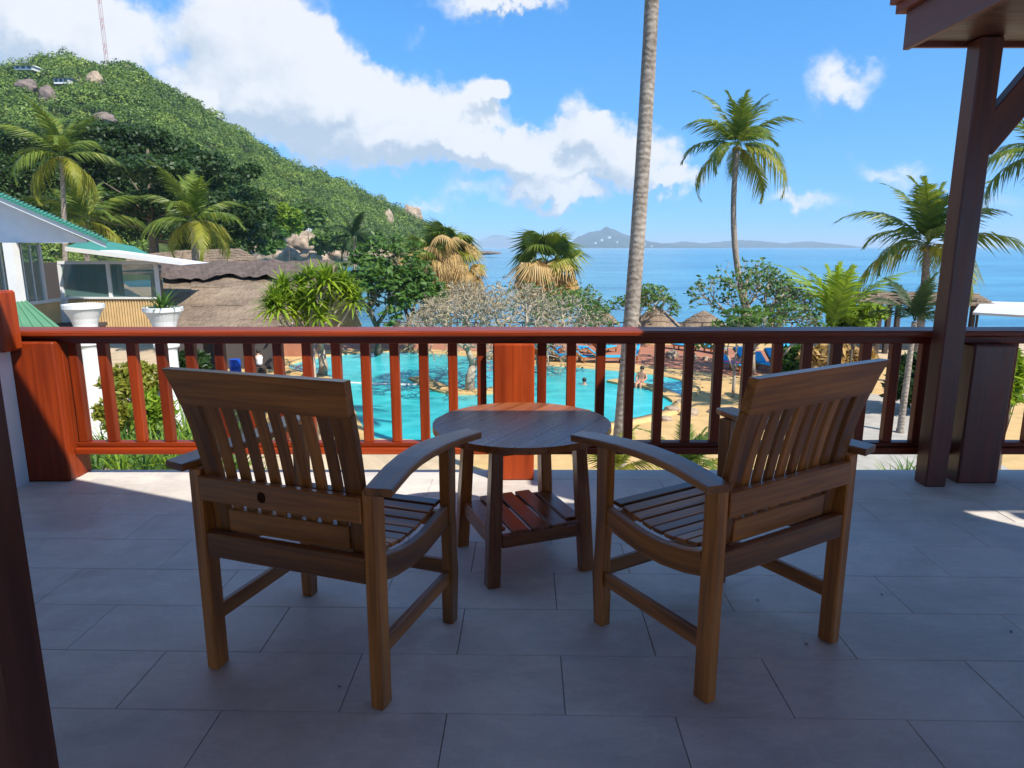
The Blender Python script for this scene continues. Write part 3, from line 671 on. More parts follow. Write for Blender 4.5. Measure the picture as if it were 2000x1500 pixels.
# hilltop houses, mast
def house(px, py, Y, w, h_, label, roofmat, wallmat='white_paint'):
    Y = hill_y(px, py, 5.5)
    c = at(px, py, Y); s = Y / FPX; w *= s; h_ *= s; r = empty('hill_house', c); tag(r, label, 'house')
    m = MB(); m.box((-w / 2, -2, -h_), (w / 2, 5, h_ * .35)); m.build('wall', wallmat, r)
    m = MB(); m.add([(-w * .58, -3, h_ * .36), (w * .58, -3, h_ * .36), (w * .58, 6, h_ * .36), (-w * .58, 6, h_ * .36), (-w * .45, 1.5, h_), (w * .45, 1.5, h_)], [(0, 1, 5, 4), (2, 3, 4, 5), (1, 2, 5), (3, 0, 4), (3, 2, 1, 0)]); m.build('roof', roofmat, r)
    for i in range(3):
        x = -w * .33 + i * w * .33; m = MB(); m.box((x - w * .1, -2.06, -h_ * .55), (x + w * .1, -2.003, h_ * .2)); m.build('window', 'slate', r)
house(52, 133, 352, 32, 5, 'white flat house on the crest of the hill', 'white_paint')
house(125, 158, 335, 26, 7, 'grey terrace house among rocks just under the hilltop', 'slate')
house(578, 440, 225, 48, 12, 'low house with a dark slate roof at the foot of the hill', 'slate')
house(420, 225, 392, 12, 5, 'small white house showing on the right ridge of the hill', 'white_paint')
mast = empty('radio_mast', at(210, 132, 378)); tag(mast, 'thin red and white lattice radio mast on the hilltop', 'mast')
mz = 52; m = MB()
for i in range(3):
    a = i * 2.094; m = MB(); m.tube([(.9 * math.cos(a), .9 * math.sin(a), -6), (.9 * math.cos(a) - .6, .9 * math.sin(a), mz)], .10, 4); m.build('leg', 'red_white', mast)
for z in range(0, mz, 3):
    m = MB(); x = -.6 * z / mz
    for i in range(3): a, b = i * 2.094, (i + 1) * 2.094; m.tube([(.9 * math.cos(a) + x, .9 * math.sin(a), z), (.9 * math.cos(b) + x, .9 * math.sin(b), z + 3)], .07, 4)
    m.build('lattice', 'red_white' if (z // 6) % 2 else 'white_paint', mast)

# ------------------------------------------------ vegetation builders
def rand_leaf_mesh(name, P, N, size, matname, parent, aspect=1.7, jitter=.7):
    v, f = leaf_quads(np.asarray(P), np.asarray(N), size, aspect, jitter); return np_mesh(name, v, f, matname, parent)
def frond_mesh(L, droop, up, pairs=44, wid=.55, hang=.5, seed=0):
    """coconut frond along +X: rachis and paired leaflets"""
    rg = random.Random(seed); V = []; F = []
    pts = []; p = Vector((0, 0, 0)); a = up; n = 16
    for i in range(n + 1):
        pts.append(p.copy()); p = p + Vector((math.cos(a), 0, math.sin(a))) * (L / n); a -= droop / n * (0.5 + 1.0 * i / n)
    def pos(t):
        i = min(int(t * n), n - 1); return pts[i].lerp(pts[i + 1], t * n - i), (pts[i + 1] - pts[i]).normalized()
    for i in range(n):
        w0 = .035 * L / 4 * (1 - i / n) + .006; w1 = .035 * L / 4 * (1 - (i + 1) / n) + .006
        b = len(V); V += [pts[i] + Vector((0, w0, 0)), pts[i] - Vector((0, w0, 0)), pts[i + 1] - Vector((0, w1, 0)), pts[i + 1] + Vector((0, w1, 0))]; F.append((b, b + 1, b + 2, b + 3))
    for i in range(pairs):
        t = .10 + .89 * i / pairs; q, d = pos(t); ll = wid * L * .52 * (math.sin(min(1, t * 1.15 + .12) * math.pi) ** .6 * .8 + .2) * rg.uniform(.85, 1.1)
        for s in (-1, 1):
            nrm = Vector((-d.z, 0, d.x)); out = (Vector((0, s, 0)) * .8 + d * .62 + nrm * rg.uniform(-.05, .30)).normalized()
            m1 = q + out * ll * .55; tip = q + out * ll * .98 - Vector((0, 0, 1)) * ll * hang * rg.uniform(.6, 1.3); m1 -= Vector((0, 0, 1)) * ll * hang * .22
            wv = d * (.020 * L / 4 * 2.3); b = len(V)
            V += [q - wv, q + wv, m1 + wv * .9, m1 - wv * .9, tip]; F += [(b, b + 1, b + 2, b + 3), (b + 3, b + 2, b + 4, b + 4)]
    return V, F
def tri_fix(F): return [tuple(dict.fromkeys(f)) for f in F]
def poly_mesh(name, V, F, matname):
    me = bpy.data.meshes.new(name); me.from_pydata([tuple(v) for v in V], [], tri_fix(F)); me.materials.append(MATS[matname]); return me
def link(name, me, parent, rot=(0, 0, 0), loc=(0, 0, 0), sc=1.):
    o = bpy.data.objects.new(name, me); col.objects.link(o); o.parent = parent; o.rotation_euler = rot; o.location = loc; o.scale = (sc,) * 3; return o
def curve_pts(a, b, bend, n=14):
    a = Vector(a); b = Vector(b); return [a.lerp(b, i / n) + Vector(bend) * math.sin(math.pi * i / n) for i in range(n + 1)]
def coconut(crown, base, bend, rad, L, nf, label, cat='palm', matn='leaf_palm', seed=0, spread=(-.75, 1.35), yellow=3, trunk=True, group=None, twist=0., nuts=True):
    rg = random.Random(seed); root = empty('coconut_palm', base); tag(root, label, cat, group); c = Vector(crown) - Vector(base)
    if trunk:
        pts = curve_pts((0, 0, 0), c, bend, 22); n = len(pts)
        m = MB(); m.tube(pts, [rad * (1.35 if i == 0 else 1.12 if i == 1 else 1.0 - .32 * i / n) * (1.03 if i % 2 else 1) for i in range(n)], 10); m.build('trunk', 'palm_bark', root, smooth=True)
    var = []
    for j in range(5):
        mt = matn if j < 4 else 'leaf_yellow'
        var.append([poly_mesh('frond', *frond_mesh(L, dr, 0., 44, .44, hg, seed * 10 + j + 20), mt) for dr, hg in ((1.1, .5), (1.7, .85), (2.3, 1.2))])
    for i in range(nf):
        u = (i + .5) / nf; el = spread[0] + (spread[1] - spread[0]) * u ** .8; az = i * 2.39996 + twist + rg.uniform(-.2, .2)
        k = 0 if el > .75 else (1 if el > .1 else 2)
        me = var[4 if (i < yellow) else rg.randrange(4)][k]
        link('frond', me, root, (rg.uniform(-.35, .35), -el - .25, az), c + Vector((0, 0, .02)), rg.uniform(.82, 1.08) * (.8 if el > 1.1 else 1))
    if nuts:
        for i in range(5):
            a = i * 1.25; m = MB(); m.lathe([(.0, -.13), (.07, -.11), (.11, 0), (.08, .1), (.01, .13)], c + Vector((.22 * math.cos(a), .22 * math.sin(a), -.18)), 8); m.build('coconut', 'leaf_yellow', root, smooth=True)
    return root
def gz(x, y): return float(ground_z(x, y))
def base_at(px, Y, z=None):
    p = at(px, 600, Y); return (p.x, Y, (gz(p.x, Y) if z is None else z) - .1)

# tall trunk before the pool (crown above the picture)
p0 = at(1206, 870, 16); p1 = at(1256, -10, 16); d = (p1 - p0); top = p0 + d * 1.32 + Vector((.15, 0, 0)); bot = p0 - d * .27
coconut(top, (bot.x, 16, gz(bot.x, 16) - .2), (.13, 0, 0), .205, 3.6, 14, 'tall bare grey palm trunk rising before the pool', seed=3)
coconut(at(1440, 285, 45), base_at(1480, 45), (-.75, 0, .3), .22, 5.2, 18, 'leaning coconut palm with yellow lower fronds seen against open sky', seed=4, twist=.6)
coconut(at(1812, 478, 33), base_at(1802, 33), (.05, 0, 0), .21, 4.6, 18, 'short stout coconut palm in front of the thatched sea pavilion', seed=5, spread=(-.55, 1.35), twist=.2)
coconut(at(2035, 300, 30), base_at(2060, 30), (.1, 0, 0), .2, 3.7, 14, 'coconut palm half hidden behind the porch brace', seed=6, yellow=1)
coconut(at(120, 305, 46), base_at(118, 46), (.1, 0, 0), .19, 4.6, 15, 'slender coconut palm rising above the green gable roof', seed=7, twist=1., spread=(-.9, 1.4))
coconut(at(378, 432, 40), base_at(372, 40), (.1, 0, 0), .26, 4.3, 15, 'bushy coconut palm between the dark tree and the thatched roof', seed=8, twist=.4, spread=(-.7, 1.35), yellow=4)
coconut(at(165, 432, 51), base_at(168, 51), (.1, 0, 0), .24, 5.2, 12, 'low coconut palm fronds showing behind the green roof', seed=9, spread=(-.4, 1.0), yellow=2)
coconut(at(692, 462, 62), base_at(692, 62), (0, 0, 0), .22, 3.2, 15, 'small dark palm behind the leafy pool tree', seed=10, matn='leaf_palm_dark', yellow=0, nuts=False)
coconut(at(1628, 640, 26), base_at(1628, 26), (0, 0, 0), .12, 3.6, 9, 'young palm with bright upright fronds beside the round bush', seed=11, spread=(.72, 1.4), matn='leaf_bright', yellow=0, nuts=False)
coconut(at(1786, 628, 24), base_at(1786, 24), (0, 0, 0), .12, 2.1, 11, 'low dark palm bush beside the porch post', seed=12, spread=(.1, 1.3), matn='leaf_palm_dark', yellow=0, nuts=False)
coconut(at(1200, 925, 11), base_at(1200, 11), (0, 0, 0), .07, 1.25, 9, 'feathery young palm just below the terrace edge behind the right armchair', seed=13, spread=(.25, 1.2), matn='leaf_yellow', yellow=0, nuts=False)
coconut(at(1345, 925, 10), base_at(1345, 10), (0, 0, 0), .07, 1.2, 9, 'green young palm below the terrace edge near the porch post side', seed=14, spread=(.3, 1.25), matn='leaf_palm', yellow=2, nuts=False)

# fan palms with hanging dead skirts
def fan_mesh(r, fold, droop, n=26, span=4.2):
    V = []; F = []
    for i in range(n):
        a0 = -span / 2 + span * i / n; a1 = -span / 2 + span * (i + 1) / n; am = (a0 + a1) / 2
        def q(a, rr, z): return (math.cos(a) * rr + r * .85, math.sin(a) * rr, z - droop * max(0, rr / r) ** 2 * r * (.4 + .6 * abs(a) / span))
        b = len(V); V += [q(am, .03, 0), q(a0, r * .62, -fold), q(am, r * .60, fold), q(a1, r * .62, -fold), q(am, r * (1 + .15 * math.sin(i * 2.1)), -r * .42)]
        F += [(b, b + 1, b + 2), (b, b + 2, b + 3), (b + 1, b + 4, b + 2), (b + 2, b + 4, b + 3)]
    b = len(V); V += [(-.1, -.02, 0), (-.1, .02, 0), (r * .88, .02, 0), (r * .88, -.02, 0)]; F.append((b, b + 1, b + 2, b + 3)); return V, F
FANS = [poly_mesh('fan_leaf', *fan_mesh(1.0, .02, d, 28), 'leaf_palm') for d in (.3, .65)] + [poly_mesh('fan_leaf', *fan_mesh(1.0, .03, 1.2, 24, 3.0), 'leaf_dead'), poly_mesh('dead_leaf', *fan_mesh(1.05, .04, 1.7, 20, 2.2), 'leaf_dead'), poly_mesh('fan_leaf', *fan_mesh(1.0, .02, .6, 26), 'leaf_yellow')]
def fan_palm(crown, base, sc, ng, nd, label, seed, up_=.15):
    rg = random.Random(seed); root = empty('fan_palm', base); tag(root, label, 'palm'); c = Vector(crown) - Vector(base)
    m = MB(); m.tube(curve_pts((0, 0, 0), c, (.1, 0, 0), 10), .17, 8); m.build('trunk', 'bark', root, smooth=True)
    for i in range(ng):
        u = (i + .5) / ng; el = -.15 + 1.55 * u; az = i * 2.39996 + rg.uniform(-.3, .3)
        link('fan_leaf', FANS[4] if u < .2 else FANS[1 if u < .6 else 0], root, (rg.uniform(-.5, .5), -el, az), c + Vector((math.cos(az), math.sin(az), 0)) * .12, sc * rg.uniform(.8, 1.15))
    for i in range(nd):
        az = i * 2.39996; el = rg.uniform(-1.15, up_)
        link('dead_leaf', FANS[2 if i % 2 else 3], root, (rg.uniform(-.4, .4), -el, az), c + Vector((math.cos(az) * .15, math.sin(az) * .15, -rg.uniform(.0, .7))), sc * rg.uniform(.75, 1.1))
fan_palm(at(868, 485, 58), base_at(868, 58), 1.5, 13, 48, 'fan palm with the thickest skirt of dead tan leaves, above the leafy hedge', 1, .75)
fan_palm(at(828, 500, 57), base_at(828, 57), 1.35, 9, 28, 'smaller fan palm leaning beside the one with the thick tan skirt', 2, .6)
fan_palm(at(905, 515, 59), base_at(905, 59), 1.25, 5, 26, 'withered fan palm of nearly all dead leaves on the seaward side', 3)
fan_palm(at(1066, 510, 50), base_at(1066, 50), 1.6, 17, 34, 'lone fan palm with green crown against the sea and peaked island', 4)

# branching trees
def branches(m, p, d, r, L, depth, tips, rg, fork=3, spread=.65, lift=.15):
    e = p + d * L; mid = p.lerp(e, .5) + Vector((rg.uniform(-1, 1), rg.uniform(-1, 1), rg.uniform(-1, 1))) * L * .08
    m.tube([p, mid, e], [r, r * .88, r * .74], 5 if depth < 3 else 7)
    if depth == 0: tips.append((e, d)); return
    if depth <= 1: tips.append((e, d))
    k = fork if rg.random() < .7 else fork - 1
    a0 = rg.uniform(0, 6.28)
    for i in range(max(2, k)):
        a = a0 + 6.28 * i / max(2, k); o = d.orthogonal().normalized(); o2 = d.cross(o)
        nd = (d + (o * math.cos(a) + o2 * math.sin(a)) * spread * rg.uniform(.7, 1.3) + Vector((0, 0, lift))).normalized()
        branches(m, e, nd, r * .66, L * rg.uniform(.66, .88), depth - 1, tips, rg, fork, spread, lift)
def plumeria(name, base, h_, width, label, leafmat, nleaf, seed, depth=5, spread=.7, lsize=.2, trunkmat='pale_bark', r=.16, lean=(0, 0, 1), asp=2.4):
    rg = random.Random(seed); root = empty(name, base); tag(root, label, 'tree'); m = MB(); tips = []
    branches(m, Vector((0, 0, 0)), Vector(lean).normalized(), r, 1., depth, tips, rg, 3, spread, .12)
    V = np.array(m.v); V[:, :2] *= (width / 2) / (np.percentile(np.abs(V[:, :2]), 99) + 1e-6); V[:, 2] *= h_ / V[:, 2].max()
    k2 = np.array([(width / 2), (width / 2), h_]); m2 = np.array(m.v); sc = np.array([V[i] / np.where(np.abs(m2[i]) < 1e-6, 1, m2[i]) for i in (int(np.argmax(np.abs(m2[:, 0]))),)][0]); s3 = np.array([np.abs(V[:, 0]).max() / np.abs(m2[:, 0]).max(), np.abs(V[:, 1]).max() / np.abs(m2[:, 1]).max(), h_ / m2[:, 2].max()])
    m.v = [tuple(x) for x in (m2 * s3)]; m.build('trunk', trunkmat, root, smooth=True)
    if nleaf:
        P = []; N = []
        for e, d in tips:
            e = np.array(e) * s3
            for q in range(nleaf):
                a = rg.uniform(0, 6.28); u = rg.uniform(.1, 1); P.append(e + np.array([math.cos(a), math.sin(a), rg.uniform(-.1, .6)]) * lsize * 1.2 * u); N.append((math.cos(a) * .6, math.sin(a) * .6, .8))
        rand_leaf_mesh('crown', P, N, lsize * .62, leafmat, root, asp, .35 if asp < 5 else 1.2)
    return root
b = atz(918, 768, DECK); plumeria('plumeria_tree', (b.x, b.y, DECK), 5.35, 8.8, 'wide leafless plumeria tree on the pool island', 'twig', 3, 21, 7, .8, .055, r=.15, lean=(.1, 0, 1), asp=9.)
b = at(1060, 640, 36); plumeria('plumeria_tree', (b.x, 36, DECK), 4.9, 7.6, 'sparse twiggy plumeria before the lone fan palm', 'leaf_mid', 1, 31, 6, .8, .2, r=.12)
b = atz(630, 735, DECK); plumeria('plumeria_tree', (b.x, b.y, DECK), 4.6, 5.0, 'plumeria with a forked pale trunk at the left end of the pool', 'leaf_mid', 3, 22, 5, .7, .24, r=.16)
b = at(735, 640, 42); plumeria('leafy_tree', (b.x, 42, gz(b.x, 42)), 7.3, 6.2, 'dense green leafy tree by the far pool edge', 'leaf_mid', 8, 23, 6, .85, .26, 'bark', .13)
b = at(800, 640, 44); plumeria('leafy_tree', (b.x, 44, gz(b.x, 44)), 5.5, 6.5, 'low spreading green tree under the dead skirted fan palms', 'leaf_mid', 9, 24, 6, .8, .24, 'bark', .12)
b = at(1475, 640, 36); plumeria('plumeria_tree', (b.x, 36, gz(b.x, 36)), 6.0, 6.3, 'half leafy plumeria under the leaning coconut palm', 'leaf_mid', 3, 25, 6, .72, .2, r=.12)
b = at(1120, 640, 40); plumeria('plumeria_tree', (b.x, 40, gz(b.x, 40)), 4.6, 4.6, 'small grey twiggy plumeria near the thatched parasols', 'leaf_mid', 2, 26, 6, .75, .2, r=.12)
b = at(1440, 640, 30); plumeria('plumeria_tree', (b.x, 30, gz(b.x, 30)), 4.0, 3.0, 'young plumeria with pale stems beside the blue sun loungers', 'leaf_mid', 5, 27, 4, .6, .28, r=.07)
b = at(1255, 640, 46); plumeria('plumeria_tree', (b.x, 46, gz(b.x, 46)), 4.2, 4.2, 'sparse seaside plumeria growing among the thatched parasols', 'leaf_mid', 4, 28, 5, .7, .24, r=.1)
b = at(1530, 640, 33); plumeria('leafy_tree', (b.x, 33, gz(b.x, 33)), 4.0, 3.6, 'light green leafy shrub tree beside the young palm', 'leaf_mid', 3, 29, 5, .7, .2, r=.08)

def clump_tree(name, base, clumps, label, leafmat, n, size, trunk_r=.4, seed=0, cat='tree', aspect=1.7):
    """clumps: centre offsets and radii in metres above the base"""
    rg = random.Random(seed); root = empty(name, base); tag(root, label, cat); m = MB(); top = max(c[2] for c, r in clumps)
    cx = sum(c[0] for c, r in clumps) / len(clumps); cy = sum(c[1] for c, r in clumps) / len(clumps)
    spine = [Vector((0, 0, 0)), Vector((cx * .15, cy * .15, top * .3)), Vector((cx * .5, cy * .5, top * .6)), Vector((cx, cy, top * .9))]
    m.tube(spine, [trunk_r, trunk_r * .8, trunk_r * .55, trunk_r * .2], 8)
    P = []; N = []; tot = sum(r[0] * r[1] + r[0] * r[2] for c, r in clumps)
    for c, r in clumps:
        c = Vector(c); s = spine[1].lerp(spine[2], min(1, max(0, c.z / top))); e_ = c if trunk_r < .3 else s.lerp(c, .45); m.tube([s, s.lerp(e_, .6) + Vector((0, 0, -.1)), e_], [trunk_r * .2, trunk_r * .12, trunk_r * .05], 5)
        k = int(n * (r[0] * r[1] + r[0] * r[2]) / tot); loose = name == 'garden_shrub'; p, d = ball_points(k, c, [q * (1.35 if loose else 1) for q in r], .05 if loose else .62)
        keep = RNG.uniform(0, 1, k) < np.where(d[:, 2] < -.3, .45, 1); P.append(p[keep]); N.append(d[keep] * .6 + [0, 0, .7])
    m.build('trunk', 'bark', root, smooth=True)
    rand_leaf_mesh('crown', np.concatenate(P), np.concatenate(N), size, leafmat, root, 2.6 if name == 'garden_shrub' else aspect, 1.1 if name == 'garden_shrub' else .5); return root
# big layered sea almond tree
Y = 64; bx = at(300, 500, Y); base = Vector((bx.x, Y, gz(bx.x, Y))); cl = []
rg = random.Random(5)
for (px, py, rx, ry) in [(60, 275, 60, 24), (190, 262, 70, 24), (270, 268, 62, 22), (330, 292, 55, 24), (230, 300, 80, 26), (150, 320, 80, 30), (300, 330, 80, 26), (390, 318, 55, 24), (430, 350, 55, 24), (360, 365, 70, 26), (250, 360, 80, 30), (60, 340, 70, 34),
                         (470, 385, 52, 22), (420, 400, 60, 26), (310, 400, 80, 30), (200, 400, 70, 30), (500, 415, 42, 22), (450, 440, 58, 26), (370, 445, 70, 28), (250, 440, 70, 30), (510, 455, 36, 24), (470, 475, 46, 22), (400, 482, 50, 20), (100, 400, 70, 34), (20, 310, 50, 36), (490, 335, 26, 14), (10, 400, 60, 40)]:
    q = at(px, py, Y + rg.uniform(-5, 5)); s = q.y / FPX; cl.append((tuple(q - base), (rx * s, rx * s * .9, ry * s)))
clump_tree('sea_almond_tree', base, cl, 'huge dark layered tree spreading behind the thatched roof', 'leaf_dark', 46000, .25, .6, 1)
def sub(px, py, Y, r, rr, label, mt, n, size, name='round_bush', seed=0, cat='shrub', k=9):
    rg = random.Random(seed); c = at(px, py, Y); base = Vector((c.x, Y, gz(c.x, Y))); s = Y / FPX; cl = []
    k = 22 if name == 'garden_shrub' else k; kr = .30 if name == 'garden_shrub' else .42
    for i in range(k):
        a = i * 2.4; u = math.sqrt((i + .5) / k); cl.append((tuple(c + Vector((math.cos(a) * r * s * u * .8, rg.uniform(-.8, .8) * r * s * .6, math.sin(a) * rr * s * u * .8)) - base), (r * s * kr * rg.uniform(.7, 1.2), r * s * kr, rr * s * kr * rg.uniform(.7, 1.2))))
    clump_tree(name, base, cl, label, mt, n, size, .08, seed, cat)
sub(1668, 622, 27, 52, 44, 'bright yellow green round bush between the young palm and pavilion', 'leaf_bright', 2600, .16, seed=1)
sub(560, 430, 120, 26, 34, 'light green tree on the shore left of the dark roofed house', 'leaf_bright', 2200, .6, 'shore_tree', 2, 'tree')
sub(600, 425, 180, 40, 26, 'bushy green tree right behind the dark roofed house', 'leaf_forest', 1800, .8, 'shore_tree', 3, 'tree')
sub(640, 470, 175, 36, 24, 'green shore tree between pale boulders and the small dark palm', 'leaf_forest', 1800, .8, 'shore_tree', 4, 'tree')
sub(530, 465, 110, 30, 34, 'green tree rising beside the broad pale shore boulder', 'leaf_mid', 2200, .5, 'shore_tree', 5, 'tree')
sub(700, 470, 200, 46, 30, 'forest edge tree behind the small dark palm', 'leaf_forest', 1800, .9, 'shore_tree', 6, 'tree')
sub(1800, 742, 27, 70, 50, 'dark shrub behind the porch post foot', 'leaf_dark', 1800, .22, 'garden_shrub', 7)
sub(1640, 700, 31, 60, 30, 'straw coloured dry shrub behind the right armchair', 'leaf_dead', 1800, .18, 'garden_shrub', 8)
sub(1560, 705, 33, 50, 28, 'green leafy shrub beside the blue sun loungers', 'leaf_mid', 1500, .2, 'garden_shrub', 9)
sub(1975, 745, 14, 30, 60, 'bright green plant beyond the railing right of the porch post', 'leaf_bright', 900, .14, 'garden_shrub', 10)
sub(262, 745, 11.5, 55, 40, 'flowering yellow green shrub between the white columns', 'leaf_yellow', 1500, .06, 'garden_shrub', 11)
sub(300, 805, 10.6, 40, 40, 'green garden shrub below the flowering one', 'leaf_bright', 1100, .06, 'garden_shrub', 12)
sub(225, 810, 10.8, 40, 36, 'yellowish low shrub at the foot of the white column', 'leaf_yellow', 1100, .06, 'garden_shrub', 13)
sub(372, 712, 17, 34, 24, 'dark green shrub beside the blue barrel', 'leaf_dark', 1400, .14, 'garden_shrub', 14)

# rosette (screw pine) trees
def rosette_mesh(n, L, w, seed, up=.2):
    rg = random.Random(seed); V = []; F = []
    for i in range(n):
        a = i * 2.39996; el = up + (1.35 - up) * ((i + .5) / n) * rg.uniform(.85, 1.1); l = L * rg.uniform(.8, 1.1); sd = Vector((-math.sin(a), math.cos(a), 0)) * w
        d0 = Vector((math.cos(a) * math.cos(el), math.sin(a) * math.cos(el), math.sin(el))); p1 = d0 * l * .55; p2 = p1 + (d0 + Vector((0, 0, -.55))).normalized() * l * .5
        b = len(V); V += [-sd * .6, sd * .6, p1 + sd, p1 - sd, p2]; F += [(b, b + 1, b + 2, b + 3), (b + 3, b + 2, b + 4)]
    return V, F
ROS = [poly_mesh('leaf_rosette', *rosette_mesh(60, 1.0, .05, i, -.45), 'leaf_bright') for i in range(3)]
rt = empty('screw_pine', base_at(604, 18.6)); tag(rt, 'screw pine with bright rosettes of strap leaves beside the thatched roof', 'tree')
bb = Vector(rt.location); m = MB()
for i, (px, py) in enumerate([(545, 600), (560, 580), (590, 562), (625, 565), (650, 560), (665, 580), (610, 590), (575, 610), (640, 600), (535, 585), (680, 572), (600, 615), (528, 605), (555, 560), (605, 545), (640, 548), (672, 556), (585, 590), (625, 620), (690, 590)]):
    q = at(px, py, 18.6 + (i % 3 - 1) * .45) - bb; f_ = Vector((.10 * (i % 5 - 2), .08 * (i % 3 - 1), max(1., at(604, 665, 18.6).z - bb.z))); (m.tube([Vector((.25 * (i - 1), 0, 0)), f_ * .6, f_], [.09, .075, .06], 7) if i < 3 else None); m.tube([f_, f_.lerp(q, .5) + Vector((0, 0, -.25)), q], [.045, .036, .026], 6)
    link('leaf_rosette', ROS[i % 3], rt, (rg.uniform(-.2, .2), rg.uniform(-.2, .2), rg.uniform(0, 6)), q, rg.uniform(.58, .78))
m.build('trunk', 'pale_bark', rt, smooth=True)

# strap leaf plants on the bank under the terrace
STRAP = [poly_mesh('leaves', *rosette_mesh(34, .8, .016, 40 + i, .25), 'leaf_bright' if i % 2 else 'leaf_mid') for i in range(4)]
SP = [(190, 905, 8.2), (235, 900, 8.6), (285, 905, 8.2), (335, 900, 8.6), (375, 892, 8.4), (215, 868, 9.4), (265, 860, 9.8), (318, 850, 9.6), (360, 850, 9.2), (395, 870, 8.8), (350, 800, 11), (300, 870, 9.), (420, 905, 8.2), (450, 890, 8.8), (480, 905, 8.4), (520, 900, 8.8), (175, 880, 9.2), (410, 820, 10.6), (460, 840, 10.), (240, 912, 8.), (230, 840, 10.4), (275, 830, 10.8), (330, 815, 11.2), (250, 790, 12), (300, 780, 12.4), (360, 775, 12.6), (205, 845, 10.), (345, 870, 9.2), (290, 845, 10.2), (380, 840, 10.4), (430, 790, 12.5), (390, 760, 13.5), (1770, 905, 12), (1740, 915, 11.5), (1800, 900, 12.5)]
for i, (px, py, Y) in enumerate(SP):
    q = at(px, py + 26, Y); r_ = empty('strap_leaf_plant', (q.x, Y, min(q.z, max(gz(q.x, Y) - .05, q.z - .3))), random.uniform(0, 6)); r_.location.z = gz(q.x, Y) - .03 if px < 600 else q.z - .2
    h0 = q.z - r_.location.z
    link('leaves', STRAP[i % 4], r_, (0, 0, 0), (0, 0, 0), min(1.5, max(.85, .7 + h0)))
    tag(r_, 'strap leaved green plant in the bank below the left railing' if px < 600 else 'leafy green plant beside the grey paved path', 'plant', 'strap leaved plants on the bank' if px < 600 else 'plants beside the grey path')

# ------------------------------------------------ pool and decks
def on_deck(pts, z=DECK): return [tuple(atz(x, y, z)[:2]) for x, y in pts]
def smooth_poly(p, n=3):
    for _ in range(n):
        q = []
        for i in range(len(p)): a, b = p[i], p[(i + 1) % len(p)]; q += [(a[0] * .75 + b[0] * .25, a[1] * .75 + b[1] * .25), (a[0] * .25 + b[0] * .75, a[1] * .25 + b[1] * .75)]
        p = q
    return p
POOL = smooth_poly(on_deck([(560, 717), (590, 707), (640, 697), (720, 690), (800, 689), (880, 694), (960, 704), (1060, 716), (1160, 722), (1260, 731), (1325, 743), (1352, 757), (1330, 775), (1318, 788), (1300, 806), (1230, 824), (1130, 838), (1000, 850), (880, 858), (820, 868), (760, 872), (715, 855), (690, 800), (678, 752), (640, 738), (600, 730), (568, 724)]), 3)
def sheet(name, poly, z, matname):
    me = bpy.data.meshes.new(name); me.from_pydata([(x, y, z) for x, y in poly], [], [tuple(range(len(poly)))]); me.materials.append(MATS[matname]); o = bpy.data.objects.new(name, me); col.objects.link(o)
    if me.polygons[0].normal.z < 0: me.flip_normals()
    return o
def offset(poly, d):
    n = len(poly); out = []; ar = sum(poly[i][0] * poly[(i + 1) % n][1] - poly[(i + 1) % n][0] * poly[i][1] for i in range(n)); s = 1 if ar > 0 else -1
    for i in range(n):
        t = Vector((poly[(i + 1) % n][0] - poly[i - 1][0], poly[(i + 1) % n][1] - poly[i - 1][1])).normalized(); out.append((poly[i][0] + t.y * d * s, poly[i][1] - t.x * d * s))
    return out
def ring(name, inner, outer, z0, z1, matname):
    n = len(inner); V = [(x, y, z1) for x, y in inner] + [(x, y, z1) for x, y in outer] + [(x, y, z0) for x, y in inner] + [(x, y, z0) for x, y in outer]
    F = []
    for i in range(n):
        j = (i + 1) % n; F += [(i, j, n + j, n + i), (2 * n + i, 2 * n + j, j, i), (n + i, n + j, 3 * n + j, 3 * n + i)]
    return np_mesh(name, V, F, matname)
struct(sheet('pool_deck', smooth_poly([(-13, 17), (14, 17), (22, 24), (24, 40), (18, 50), (-2, 54), (-18, 50), (-20, 40), (-14, 30), (-10, 24), (-9, 20)], 2), DECK + .02, 'sandstone'))
struct(sheet('terracotta_terrace', smooth_poly(on_deck([(480, 700), (560, 690), (700, 681), (900, 684), (1100, 700), (1250, 712), (1380, 728), (1450, 738), (1560, 720), (1560, 690), (1300, 672), (900, 668), (480, 676)]), 1), DECK + .026, 'terracotta'))
struct(sheet('paved_path', [(8.5, 17), (14.5, 17), (17.5, 30), (13.5, 33), (11.0, 26)], DECK + .034, 'grey_paving'))
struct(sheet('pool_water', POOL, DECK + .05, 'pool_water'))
struct(ring('pool_coping', POOL, offset(POOL, .55), DECK - .1, DECK + .11, 'sandstone'))
def wall_curve(name, px, w, z1, matname, label):
    pts = [Vector((*q, 0)) for q in on_deck(px)]; fine_ = []
    for i in range(len(pts) - 1):
        a = pts[max(i - 1, 0)]; b, c = pts[i], pts[i + 1]; d_ = pts[min(i + 2, len(pts) - 1)]
        for j in range(6):
            t = j / 6; fine_.append(.5 * ((2 * b) + (-a + c) * t + (2 * a - 5 * b + 4 * c - d_) * t * t + (-a + 3 * b - 3 * c + d_) * t ** 3))
    fine_.append(pts[-1]); m = MB(); m.sweep([p + Vector((0, 0, DECK + z1 - .3)) for p in fine_], .6, w, (0, 0, 1)); o = m.build(name, matname); tag(o, label, 'pool wall'); return o
wall_curve('pool_island_wall', [(815, 741), (838, 753), (870, 766), (906, 770), (961, 767), (1000, 756)], .9, .16, 'sandstone', 'curved sandstone pool wall carrying the leafless plumeria')
wall_curve('pool_island_wall', [(1194, 747), (1229, 754), (1260, 757), (1286, 765), (1312, 778), (1328, 788)], .7, .16, 'sandstone', 'curved sandstone wall around the shallow pool near the seated bather')
